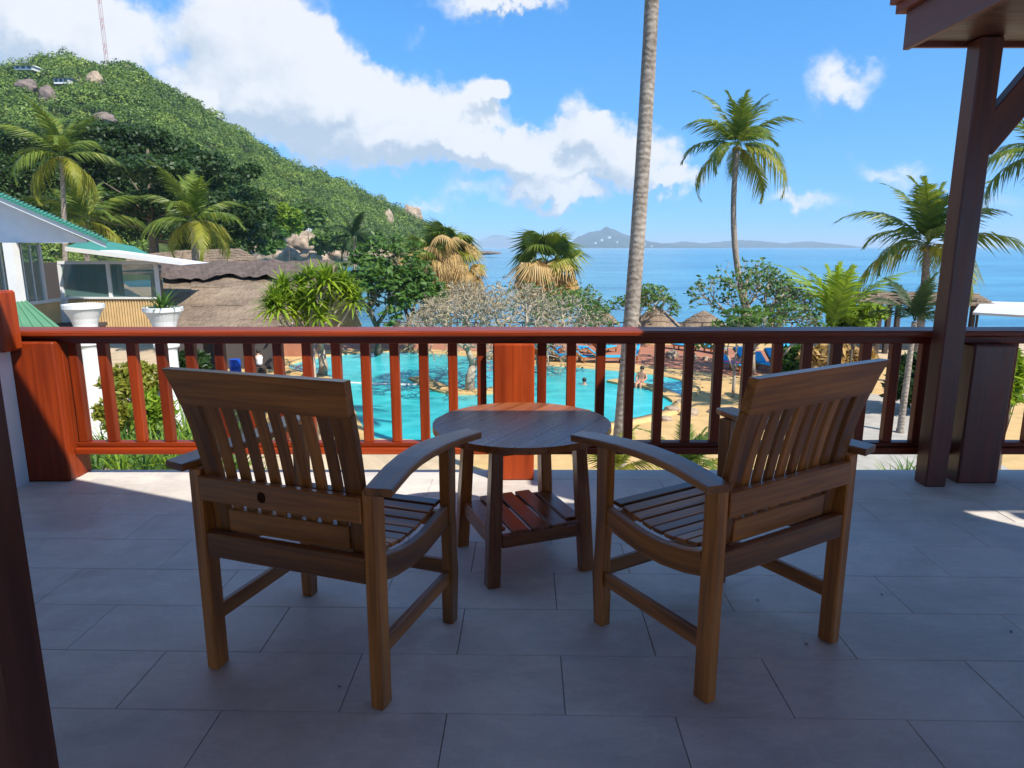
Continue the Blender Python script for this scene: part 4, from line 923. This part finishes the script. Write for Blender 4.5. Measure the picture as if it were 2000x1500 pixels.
wall_curve('pool_spill_edge', [(680, 749), (740, 752), (815, 753)], .28, .075, 'white_paint', 'thin pale spill edge across the pool')
for i, (px, py, rx, ry) in enumerate([(1310, 805, 18, 10), (1345, 812, 20, 12), (1300, 822, 14, 8), (1330, 790, 12, 8), (1392, 806, 12, 6), (1312, 700, 14, 14), (1350, 704, 14, 11), (1378, 704, 8, 6)]):
    q = atz(px, py, DECK); s = q.y / FPX; boulder('pool_rock', (q.x, q.y, DECK + ry * s * .4), (rx * s, rx * s * .8, ry * s), 'rock', ['pale ledge rock jutting into the corner of the pool', 'broadest pale rock on the sandstone by the pool corner', 'flat low rock just outside the pool corner', 'small rock where the curved wall meets the pool edge', 'lone flat rock on the sand right of the pool', 'tallest pale rock on the terracotta terrace', 'middle rock on the terracotta terrace beside the tallest one', 'smallest rock on the terracotta terrace'][i], ['ledge rocks by the pool', 'rocks on the terracotta terrace'][i > 4], 60 + i)

# ------------------------------------------------ buildings at left
gb = empty('gable_building', (0, 0, 0)); tag(gb, 'white gabled building with green roof and glazed upper floor', 'building')
YG = 17.5; xr, xl = at(207, 478, YG), at(-260, 276, YG)
def up(name, matname, fn, parent=gb, smooth=False): m = MB(); fn(m); return m.build(name, matname, parent, smooth=smooth)
sl = (xr.z - xl.z) / (xr.x - xl.x)
GD = Vector((at(207, 474, YG + 5) - xr)) / 5
def gslab(m, x0, x1, y0, y1, dz, th):
    sx = lambda y, q: q + (y - YG) * GD.x * (q / xr.x); sz = lambda y: (y - YG) * GD.z
    z0 = xl.z + (x0 - xl.x) * sl + dz; z1 = xl.z + (x1 - xl.x) * sl + dz
    k_ = (y1 - YG); zz0 = z0 + (z0 - CAM_Z) * k_ / YG + k_ * .012; zz1 = z1 + (z1 - CAM_Z) * k_ / YG + k_ * .012; f0 = 1 + k_ / YG
    m.add([(x0, y0, z0), (x1, y0, z1), (x1 * f0, y1, zz1), (x0 * f0, y1, zz0), (x0, y0, z0 - th), (x1, y0, z1 - th), (x1 * f0, y1, zz1 - th), (x0 * f0, y1, zz0 - th)], [(0, 1, 2, 3), (7, 6, 5, 4), (0, 4, 5, 1), (1, 5, 6, 2), (2, 6, 7, 3), (3, 7, 4, 0)])
rf_ = up('roof', 'green_roof', lambda m: gslab(m, xl.x, xr.x + .06, YG - .06, YG + 3, .12, .06))
n_r = 60
for i in range(n_r):
    u = i / n_r; x = xl.x + (xr.x - xl.x) * u; z = xl.z + (xr.z - xl.z) * u + .14; f1 = 1 + 3 / YG
    m = MB(); m.bar((x, YG - .07, z), (x * f1, YG + 3, z + (z - CAM_Z) * 3 / YG + .036), .06, .04, (1, 0, 0), .004); m.build('roof_rib', 'green_roof', rf_)
up('fascia', 'white_paint', lambda m: gslab(m, xl.x, xr.x, YG, YG + .05, .055, .13))
up('soffit', 'white_plaster', lambda m: gslab(m, xl.x, xr.x - .02, YG + .052, YG + 2.9, .04, .03))
zb = at(80, 474, 18.3).z
up('gable_wall', 'white_plaster', lambda m: m.add([(xl.x, 18.3, zb), (at(170, 474, 18.3).x, 18.3, zb), (at(170, 474, 18.3).x, 18.3, zb + .05), (xl.x, 18.3, xl.z)], [(0, 1, 2, 3)]))
XW = at(118, 540, 22).x; zs, zt = at(200, 580, 22).z, at(200, 516, 22).z
up('side_wall', 'tan_siding', lambda m: m.box((XW - .15, 17, -4), (XW, 21.94, zs - .06)))
up('front_wall', 'tan_siding', lambda m: m.box((XW + .02, 22, -1.55), (at(308, 580, 22).x, 22.15, zs - .06)))
up('corner_pillar', 'white_paint', lambda m: m.box((XW - .02, 21.80, -4.5), (XW + .20, 21.945, zs - .06)))
for i in range(34):
    x = XW + .06 + i * (at(308, 580, 22).x - XW - .1) / 34; up('siding_rib', 'tan_siding', lambda m: m.box((x, 21.955, -1.6), (x + .045, 21.998, zs - .09)))
up('window_sill', 'white_paint', lambda m: m.box((XW - .02, 21.9, zs - .058), (at(312, 580, 22).x, 22.1, zs)))
up('window_head', 'white_paint', lambda m: m.box((XW - .02, 21.95, zt), (at(312, 580, 22).x, 22.1, zt + .10)))
for px in (120, 214, 307):
    x = at(px, 550, 22).x; up('window_post', 'white_paint', lambda m: m.box((x - .05, 21.96, zs + .002), (x + .05, 22.06, zt - .002)))
for a, b in ((124, 210), (218, 303)):
    up('window_pane', 'glass_pane', lambda m: m.box((at(a, 550, 22).x, 22.0, zs + .003), (at(b, 550, 22).x, 22.015, zt - .003)))
zs2, zt2 = at(60, 597, 19).z, zb - .02
up('window_sill', 'white_paint', lambda m: m.box((XW - .06, 15, zs2 - .1), (XW + .06, 21.9, zs2)))
for y in (15.2, 16.4, 17.6, 18.8, 20.0, 21.1):
    up('window_post', 'white_paint', lambda m: m.box((XW - .05, y, zs2 + .002), (XW + .05, y + .10, zt2)))
    for q_ in (.35, .72):
        if y < 21: up('mullion', 'white_paint', lambda m: m.box((XW - .02, y + q_, zs2 + .002), (XW + .025, y + q_ + .035, zt2)))
    if y < 21: up('window_pane', 'glass_pane', lambda m: m.box((XW - .008, y + .102, zs2 + .002), (XW + .008, y + 1.08, zt2)))
up('corner_pillar', 'white_paint', lambda m: m.box((at(28, 540, 18).x - .12, 17.9, -3), (at(28, 540, 18).x + .12, 18.15, zb - .003)))
up('ceiling', 'white_plaster', lambda m: m.box((XW - 5, 18.4, zt2 + .03), (XW + .2, 22.3, zt2 + .08)))
up('room_floor', 'interior', lambda m: m.box((XW - 6, 15, zs - .9), (at(270, 580, 24).x, 24.4, zs - .8)))
up('room_back', 'interior', lambda m: m.box((XW - 6, 24.5, zs - .9), (at(240, 580, 24.5).x, 24.65, zt)))
a0, a1 = at(128, 486, 21.2), at(356, 514, 21.2); a2 = at(230, 472, 27)
wr = up('wing_roof', 'green_roof', lambda m: m.add([(a0.x, 21.2, a0.z + .06), (a1.x, 21.2, a1.z + .06), tuple(at(300, 501, 26)), tuple(at(262, 481, 27)), tuple(at(205, 470, 27)), tuple(at(150, 474, 25))], [(0, 1, 2, 3), (0, 3, 4, 5)]))
up('fascia', 'white_paint', lambda m: m.bar((a0.x, 21.19, a0.z), (a1.x, 21.19, a1.z), .04, .13, (0, 1, 0), .002))
up('wing_soffit', 'white_plaster', lambda m: m.add([(a0.x, 21.22, a0.z - .05), (a1.x, 21.22, a1.z - .05), (a1.x - .4, 24, a1.z - .05), (a0.x, 24, a0.z - .05)], [(3, 2, 1, 0)]))
lr = empty('awning_roof', (0, 0, 0)); tag(lr, 'pale green corrugated awning roof below the glazed building', 'roof')
q0, q1, q2, q3 = at(14, 592, 15.5), at(52, 588, 15.5), at(128, 648, 12.5), at(14, 648, 12.5)
for i in range(10):
    u0, u1 = i / 10, (i + .94) / 10; m = MB(); z_ = .015 * (i % 2)
    A, B, C, D = q0.lerp(q1, u0), q0.lerp(q1, u1), q3.lerp(q2, u1), q3.lerp(q2, u0); m.add([p + Vector((0, 0, z_)) for p in (A, B, C, D)] + [p - Vector((0, 0, .03)) for p in (A, B, C, D)], [(3, 2, 1, 0), (4, 5, 6, 7), (2, 3, 7, 6), (1, 2, 6, 5), (0, 4, 7, 3)]); m.build('roof_sheet', 'pale_green_roof', lr)

# thatched roofs: rows of overlapping straw courses on a sloping sheet
def thatch_slope(m, tl_, tr_, br_, bl_, rows, th=.10, seed=0):
    r = random.Random(seed); tl_, tr_, br_, bl_ = map(Vector, (tl_, tr_, br_, bl_)); nrm = (br_ - tl_).cross(tr_ - tl_).normalized(); nrm = nrm if nrm.z > 0 else -nrm
    cols = max(6, int((br_ - bl_).length / .35))
    for i in range(rows):
        u0, u1 = i / rows, (i + 1.25) / rows
        L0, R0 = tl_.lerp(bl_, u0), tr_.lerp(br_, u0); L1, R1 = tl_.lerp(bl_, min(u1, 1.04)), tr_.lerp(br_, min(u1, 1.04))
        for j in range(cols):
            a, b = j / cols, (j + 1.05) / cols; w = r.uniform(-.05, .10)
            A, B = L0.lerp(R0, a), L0.lerp(R0, b); C, D = L1.lerp(R1, b), L1.lerp(R1, a); dn = (D - A).normalized() * w
            o = nrm * (.02 + r.uniform(0, .035)); o2 = nrm * (th + r.uniform(-.03, .04))
            m.add([A + o, B + o, C + dn + o2, D + dn + o2, C + dn - nrm * .02, D + dn - nrm * .02], [(0, 3, 2, 1), (3, 5, 4, 2), (0, 5, 3), (1, 2, 4), (0, 1, 4, 5)])
plain('net', (.12, .09, .075), .95, .1, .3, 4)
th = empty('thatched_hall', (0, 0, 0)); tag(th, 'large thatched hall roof with dark netting along its ridge', 'roof')
m = MB(); A, B, C, D = at(318, 522, 28), at(655, 518, 28.6), at(606, 655, 20), at(322, 655, 20); thatch_slope(m, A, B, C, D, 11, .03, 1); m.build('thatch', 'thatch', th)
m = MB(); E_ = Vector((A.x, 33, A.z - 3.0)); F_ = Vector((B.x, 33, B.z - 3.0)); thatch_slope(m, B, A, E_, F_, 10, .07, 2); m.build('thatch', 'thatch', th)
m = MB(); rg = random.Random(3); V = []; n = 40
for i in range(n + 1):
    u = i / n; t_ = A.lerp(B, u); dn = (D.lerp(C, u) - t_); e = .30 + .035 * math.sin(u * 11) + .02 * math.sin(u * 27) + rg.uniform(-.01, .01)
    for k_ in range(5): V.append(t_ + dn * (e * k_ / 4 - .01) + Vector((0, -.10, .20 + .03 * math.sin(u * 60 + k_ * 2) + .04 * math.sin(u * 23))))
m.add(V, [(i * 5 + k_, (i + 1) * 5 + k_, (i + 1) * 5 + k_ + 1, i * 5 + k_ + 1) for i in range(n) for k_ in range(4)]); m.build('ridge_net', 'net', th)
for i in range(4): x = at(335 + i * 30, 600, 27).x; m = MB(); m.tube([(x, 27, DECK - .1), (x, 27, D.z + 1.2)], .10, 6); m.build('post', 'dark_post', th)
m = MB(); m.box((D.x - 3, 29, DECK), (at(425, 600, 29).x, 29.2, D.z + .9)); m.build('back_wall', 'interior', th)
t2 = empty('thatched_hall', (0, 0, 0)); tag(t2, 'farther thatched roof peeking over the netted hall roof', 'roof')
m = MB(); thatch_slope(m, at(350, 490, 50), at(468, 486, 50), at(540, 530, 44), at(270, 530, 44), 9, .08, 4); m.build('thatch', 'thatch', t2)
m = MB(); thatch_slope(m, at(255, 500, 47), at(360, 489, 49), at(340, 535, 42), at(225, 535, 42), 8, .08, 6); m.build('thatch', 'thatch', t2)

# white columns with flared urns
def column(px, top, bot, Y, plant, label):
    q = at(px, bot, Y); s = Y / FPX; H = at(px, top, Y).z; z0 = gz(q.x, Y) - .1; r = empty('urn_column', (q.x, Y, z0)); tag(r, label, 'column', None); H -= z0
    m = MB(); m.lathe([(.27, 0), (.27, .35), (.22, .36), (.22, .5), (.205, H - .95), (.22, H - .9)], sides=20); m.build('shaft', 'white_paint', r, smooth=False)
    m = MB(); m.lathe([(.22, H - .898), (.265, H - .86), (.265, H - .80), (.215, H - .77), (.22, H - .66), (.255, H - .62), (.26, H - .55), (.225, H - .51), (.235, H - .42), (.27, H - .30), (.335, H - .17), (.375, H - .10), (.405, H - .085), (.405, H), (.36, H + .005), (.33, H - .08)], sides=28); m.build('urn', 'white_paint', r, smooth=False)
    if plant:
        pl = empty('urn_plant', (q.x, Y, z0 + H - .12)); tag(pl, 'spiky green potted plant growing in the white urn', 'plant')
        me = poly_mesh('leaves', *rosette_mesh(40, .62, .03, 77, .35), 'leaf_mid'); link('leaves', me, pl)
        m = MB(); m.lathe([(.27, -.02), (.27, .03), (.01, .05)], sides=16); m.build('soil', 'soil', pl)
column(192, 594, 835, 14.5, False, 'white column with an empty flared urn beside the awning roof')
column(338, 600, 800, 14.8, True, 'white column whose flared urn holds a spiky plant')

# ------------------------------------------------ beach side: parasols, pavilion, loungers, barrels, people
def parasol(px, py, Y, w, h_, label):
    c = at(px, py, Y); s = Y / FPX; z0 = gz(c.x, Y); r = empty('thatched_parasol', (c.x, Y, z0)); tag(r, label, 'parasol'); H = c.z - z0; W = w * s / 2; HH = h_ * s; rg = random.Random(px); m = MB(); n = 26
    for k_ in range(4):
        u0, u1 = k_ / 4, (k_ + 1.25) / 4
        for j in range(n):
            a, b = 6.283 * j / n, 6.283 * (j + 1.08) / n; e = rg.uniform(-.03, .06); P = lambda u, a, o: (math.cos(a) * W * u, math.sin(a) * W * u, H - HH * (u ** 1.15) + o)
            m.add([P(u0, a, 0), P(u0, b, 0), P(u1 + e, b, .06), P(u1 + e, a, .06)], [(0, 3, 2, 1)])
    m.build('thatch', 'thatch', r); m = MB(); m.tube([(0, 0, -.1), (0, 0, H - .05)], .09, 8); m.build('pole', 'dark_post', r)
    for a in (0, 1.57, 3.14, 4.71):
        m = MB(); x, y = math.cos(a + .6) * W * .8, math.sin(a + .6) * W * .8; m.tube([(x, y, -.1), (x, y, H - HH * .75)], .07, 6); m.build('post', 'dark_post', r)
parasol(1166, 592, 50, 86, 38, 'brown thatched parasol left of the tall palm trunk by the sea')
parasol(1282, 596, 49, 92, 38, 'thatched parasol with green creeper right of the tall palm trunk')
parasol(1375, 606, 53, 120, 40, 'wide thatched parasol partly behind the half leafy plumeria')
parasol(870, 548, 66, 110, 34, 'thatched roof hut under the dead skirted fan palms')
pv = empty('sea_pavilion', (0, 0, 0)); tag(pv, 'thatched open pavilion on posts at the seafront', 'pavilion')
m = MB(); A, B, C, D = at(1728, 573, 46), at(1905, 573, 46), at(1940, 596, 42.5), at(1682, 592, 42.5); thatch_slope(m, A, B, C, D, 5, .14, 8); m.build('thatch', 'thatch', pv)
m = MB(); thatch_slope(m, B, A, (D.x, 50, D.z), (C.x, 50, C.z), 5, .14, 9); m.build('thatch', 'thatch', pv)
m = MB(); thatch_slope(m, A, A + Vector((0, .3, 0)), (D.x, 50, D.z), D, 4, .14, 10); m.build('thatch', 'thatch', pv)
for px in (1718, 1736, 1754, 1900):
    x = at(px, 610, 43).x; m = MB(); m.tube([(x, 43, DECK - 1.), (x, 43, D.z + .15)], .18, 6); m.build('post', 'dark_post', pv)
bc = empty('white_canopy', (0, 0, 0)); tag(bc, 'flat white canopy roof right of the thatched sea pavilion', 'canopy')
m = MB(); P4 = [at(1900, 610, 38), at(2040, 618, 34), at(2060, 592, 42), at(1918, 588, 44)]; m.add(P4 + [p - Vector((0, 0, .12)) for p in P4], [(0, 1, 2, 3), (7, 6, 5, 4), (0, 4, 5, 1), (1, 5, 6, 2), (2, 6, 7, 3), (3, 7, 4, 0)]); m.build('roof', 'white_paint', bc)
for p in P4: m = MB(); m.tube([(p.x * .99, p.y + (.2 if p.y < 40 else -.2), DECK - 1), (p.x * .99, p.y + (.2 if p.y < 40 else -.2), p.z - .05)], .08, 6); m.build('post', 'dark_post', bc)

def make_lounger(towel):
    r = empty('sun_lounger'); f = lambda nm, mt, fn: up(nm, mt, fn, r)
    fr_ = f('frame', 'teak', lambda m: m.box((-.35, -1., .26), (.35, .45, .33), 1, .01))
    f('backrest', 'teak', lambda m: m.bar((0, .46, .32), (0, 1.05, .80), .7, .06, (1, 0, 0)))
    for x in (-.3, .3):
        for y in (-.9, .35): f('leg', 'teak', lambda m: m.box((x - .04, y - .04, 0), (x + .04, y + .04, .258)))
    up('cushion', towel, lambda m: (m.box((-.33, -.98, .332), (.33, .44, .40), 1, .03), m.bar((0, .44, .41), (0, 1.02, .88), .64, .07, (1, 0, 0), .03)), fr_)
    return r
LB = make_lounger('blue_cloth'); used = False
LN = [(1064, 702, 2.4), (1100, 706, 2.0), (1148, 708, 1.8), (1182, 709, 1.6), (1232, 706, -.4), (1428, 722, .5), (1496, 724, .3), (1520, 715, .2), (1462, 712, .4), (1080, 693, 2.8), (1128, 692, 2.6), (1040, 688, 2.2), (1180, 690, 2.4), (1550, 702, .3), (1390, 690, .5), (1330, 684, .8)]
for i, (px, py, rz) in enumerate(LN):
    o = LB if i == 0 else copy_tree(LB); q = atz(px, py, DECK); o.location = (q.x, q.y, DECK + .03); o.rotation_euler.z = rz
    tag(o, 'wooden blue cushioned sun lounger in the row along the far pool edge' if px < 1250 else 'wooden blue cushioned sun lounger among the plumerias right of the pool', 'sun lounger', 'sun loungers along the far pool edge' if px < 1250 else 'sun loungers among the plumerias')
pt = MB(); pt.box((-.32, -.6, .405), (.32, .35, .43), 1, .01); q = atz(1428, 722, DECK); o = pt.build('beach_towel', 'pink_cloth', loc=(q.x, q.y, DECK + .035)); o.rotation_euler.z = .5; tag(o, 'pink beach towel spread on a sun lounger', 'towel')
def barrel(px, py, w, label):
    q = atz(px, py, DECK); s = q.length / FPX; R_ = .29; H = .9; r = empty('blue_barrel', (q.x, q.y, gz(q.x, q.y) + .03)); tag(r, label, 'barrel', None)
    m = MB(); m.lathe([(R_ * .95, 0), (R_, .05), (R_, .28), (R_ * 1.04, .30), (R_, .32), (R_, .58), (R_ * 1.04, .60), (R_, .62), (R_, .84), (R_ * .94, .9)], sides=20); dr_ = m.build('drum', 'blue_plastic', r, smooth=True)
    m = MB(); m.lathe([(R_ * .97, .902), (R_ * .97, .95), (R_ * .5, .952)], sides=20); m.build('lid', 'blue_plastic', dr_)
barrel(461, 738, 22, 'blue plastic barrel standing before the dark shed'); barrel(558, 695, 16, 'blue barrel on the terracotta terrace left of its twin'); barrel(592, 692, 16, 'blue barrel on the terracotta terrace beside the forked trunk')

def skin_person(name, loc, joints, edges, matname, label, rz=0, root=0):
    me = bpy.data.meshes.new(name); me.from_pydata([j[:3] for j in joints], edges, []); o = bpy.data.objects.new(name, me); col.objects.link(o); o.location = loc; o.rotation_euler.z = rz
    me.materials.append(MATS[matname]); md = o.modifiers.new('skin', 'SKIN'); md.use_smooth_shade = True
    for i, j in enumerate(joints): sv = me.skin_vertices[0].data[i]; sv.radius = (j[3], j[3]); sv.use_root = (i == root)
    o.modifiers.new('sub', 'SUBSURF').levels = 1; o.modifiers['sub'].render_levels = 2; tag(o, label, 'person'); return o
SIT = [(0, 0, .1, .15), (0, -.02, .3, .14), (0, 0, .5, .15), (0, .02, .62, .06), (0, .03, .72, .085), (0, .03, .82, .095),
       (-.19, .02, .55, .06), (-.26, .08, .32, .05), (-.16, .28, .22, .04), (.19, .02, .55, .06), (.26, .08, .32, .05), (.16, .28, .22, .04),
       (-.1, .25, .12, .085), (-.11, .48, .10, .07), (-.11, .52, -.3, .05), (.1, .25, .12, .085), (.11, .48, .10, .07), (.11, .52, -.3, .05), (-.11, .62, -.36, .04), (.11, .62, -.36, .04), (-.13, .36, .2, .03), (.13, .36, .2, .03)]
SE = [(0, 1), (1, 2), (2, 3), (3, 4), (4, 5), (2, 6), (6, 7), (7, 8), (2, 9), (9, 10), (10, 11), (0, 12), (12, 13), (13, 14), (0, 15), (15, 16), (16, 17), (14, 18), (17, 19), (8, 20), (11, 21)]
def hair(o, c=(0, .01, .82)):
    m = MB(); m.lathe([(.02, -.09), (.095, -.07), (.112, .0), (.10, .06), (.06, .10), (.005, .115)], c, 12); m.build('hair', 'hair', o, smooth=True)
def shirt(o, mt):
    m = MB(); m.lathe([(.15, .08), (.17, .2), (.18, .38), (.20, .50), (.15, .57), (.07, .60)], (0, 0, 0), 14); m.build('shirt', mt, o, smooth=True)
q = atz(1253, 757, DECK); o = skin_person('person', (q.x, q.y, DECK + .15), SIT, SE, 'skin', 'bare shouldered bather sitting on the curved pool wall', 2.6); hair(o)
q = atz(1141, 753, DECK); sw = [(0, 0, -.55, .15), (0, 0, -.25, .15), (0, 0, -.05, .15), (0, 0, .06, .06), (0, 0, .16, .085), (0, 0, .25, .09), (-.2, .05, -.08, .06), (-.4, .25, -.1, .05), (.2, .05, -.08, .06), (.4, .25, -.1, .05)]
o = skin_person('person', (q.x, q.y, DECK + .05), sw, [(0, 1), (1, 2), (2, 3), (3, 4), (4, 5), (2, 6), (6, 7), (2, 8), (8, 9)], 'skin', 'swimmer with dark hair, head above the pool water'); hair(o, (0, 0, .24))
for i, (px, lb) in enumerate(((776, 'dark silhouetted person sitting under the trees beyond the pool'), (799, 'dark silhouetted person bending beside the seated one beyond the pool'))):
    q = at(px, 640, 52); z = at(px, 618 + 4 * i, 52).z - .9; o = skin_person('person', (q.x, 52, z), SIT, SE, 'silhouette_dark', lb, .3 - i); hair(o); shirt(o, 'silhouette_dark')  # skin and clothes alike painted near black, as shaded silhouettes
    m = MB(); m.box((-.3, -.35, -.42), (.3, .22, -.02), None, .01); m.box((-.3, -.36, -.019), (.3, -.28, .5), None, .01); s_ = m.build('garden_bench', 'dark_post', loc=(q.x, 52, z)); tag(s_, ['dark seat under the seated person beyond the pool', 'dark seat under the bending person beyond the pool'][i], 'seat')
    m = MB(); m.box((-.5, -.5, gz(q.x, 52) - z), (.5, .5, -.425)); s_ = m.build('stone_base', 'slab', loc=(q.x, 52, z)); tag(s_, ['stone platform under the seated person', 'stone platform under the bending person'][i], 'platform')
q = atz(508, 732, DECK); o = skin_person('person', (q.x, q.y, DECK + .45), SIT, SE, 'skin', 'person in a white shirt sitting near the left end of the pool', 1.2); hair(o); shirt(o, 'white_cloth')
m = MB(); m.box((-.28, -.28, -.42), (.28, .25, .0), None, .02); s_ = m.build('garden_stool', 'dark_post', loc=(q.x, q.y, DECK + .45)); tag(s_, 'dark stool under the person in the white shirt', 'stool')
# dark shed front and low walls seen through the left balusters
m = MB(); p_ = atz(405, 745, DECK); m.box((p_.x - 3.2, p_.y + 3.5, DECK), (p_.x + 2.2, p_.y + 3.8, DECK + 2.4)); tag(m.build('shed_wall', 'interior'), 'dark shed wall behind the blue barrel', 'wall')
m = MB(); p_ = atz(545, 700, DECK); m.box((p_.x - 1.5, p_.y + .6, DECK), (p_.x + 1.2, p_.y + .9, DECK + 1.5)); tag(m.build('low_wall', 'terracotta'), 'orange painted low wall behind the person in the white shirt', 'wall')
# seafront fence behind the parasols
fn = empty('seafront_fence', (0, 0, 0)); tag(fn, 'dark wooden post and rail fence along the seafront', 'fence')
for i in range(24):
    x = -10 + i * 1.35; m = MB(); m.box((x - .05, 50.95, DECK - .5), (x + .05, 51.05, DECK + 1.15)); m.build('post', 'dark_post', fn)
for z in (.55, 1.05): m = MB(); m.box((-10.2, 51.06, DECK + z), (21.5, 51.11, DECK + z + .08)); m.build('rail', 'dark_post', fn)

for o_ in col.objects:
    if o_.name.split('.')[0] == 'thatch': o_['kind'] = 'stuff'
# ------------------------------------------------ sea air
hz = MB(); hz.box((-41000, -280, -30), (41000, 44000, 175)); m_, k_, b_ = mat('haze_air'); k_.n.remove(b_)
pvn = k_.node('ShaderNodeVolumePrincipled'); pvn.inputs['Color'].default_value = (.66, .85, 1, 1); pvn.inputs['Density'].default_value = 1.35e-4; pvn.inputs['Anisotropy'].default_value = .0
k_.link(pvn.outputs[0], k_.n['Material Output'].inputs['Volume'])
ho = hz.build('haze', 'haze_air'); ho['kind'] = 'stuff'
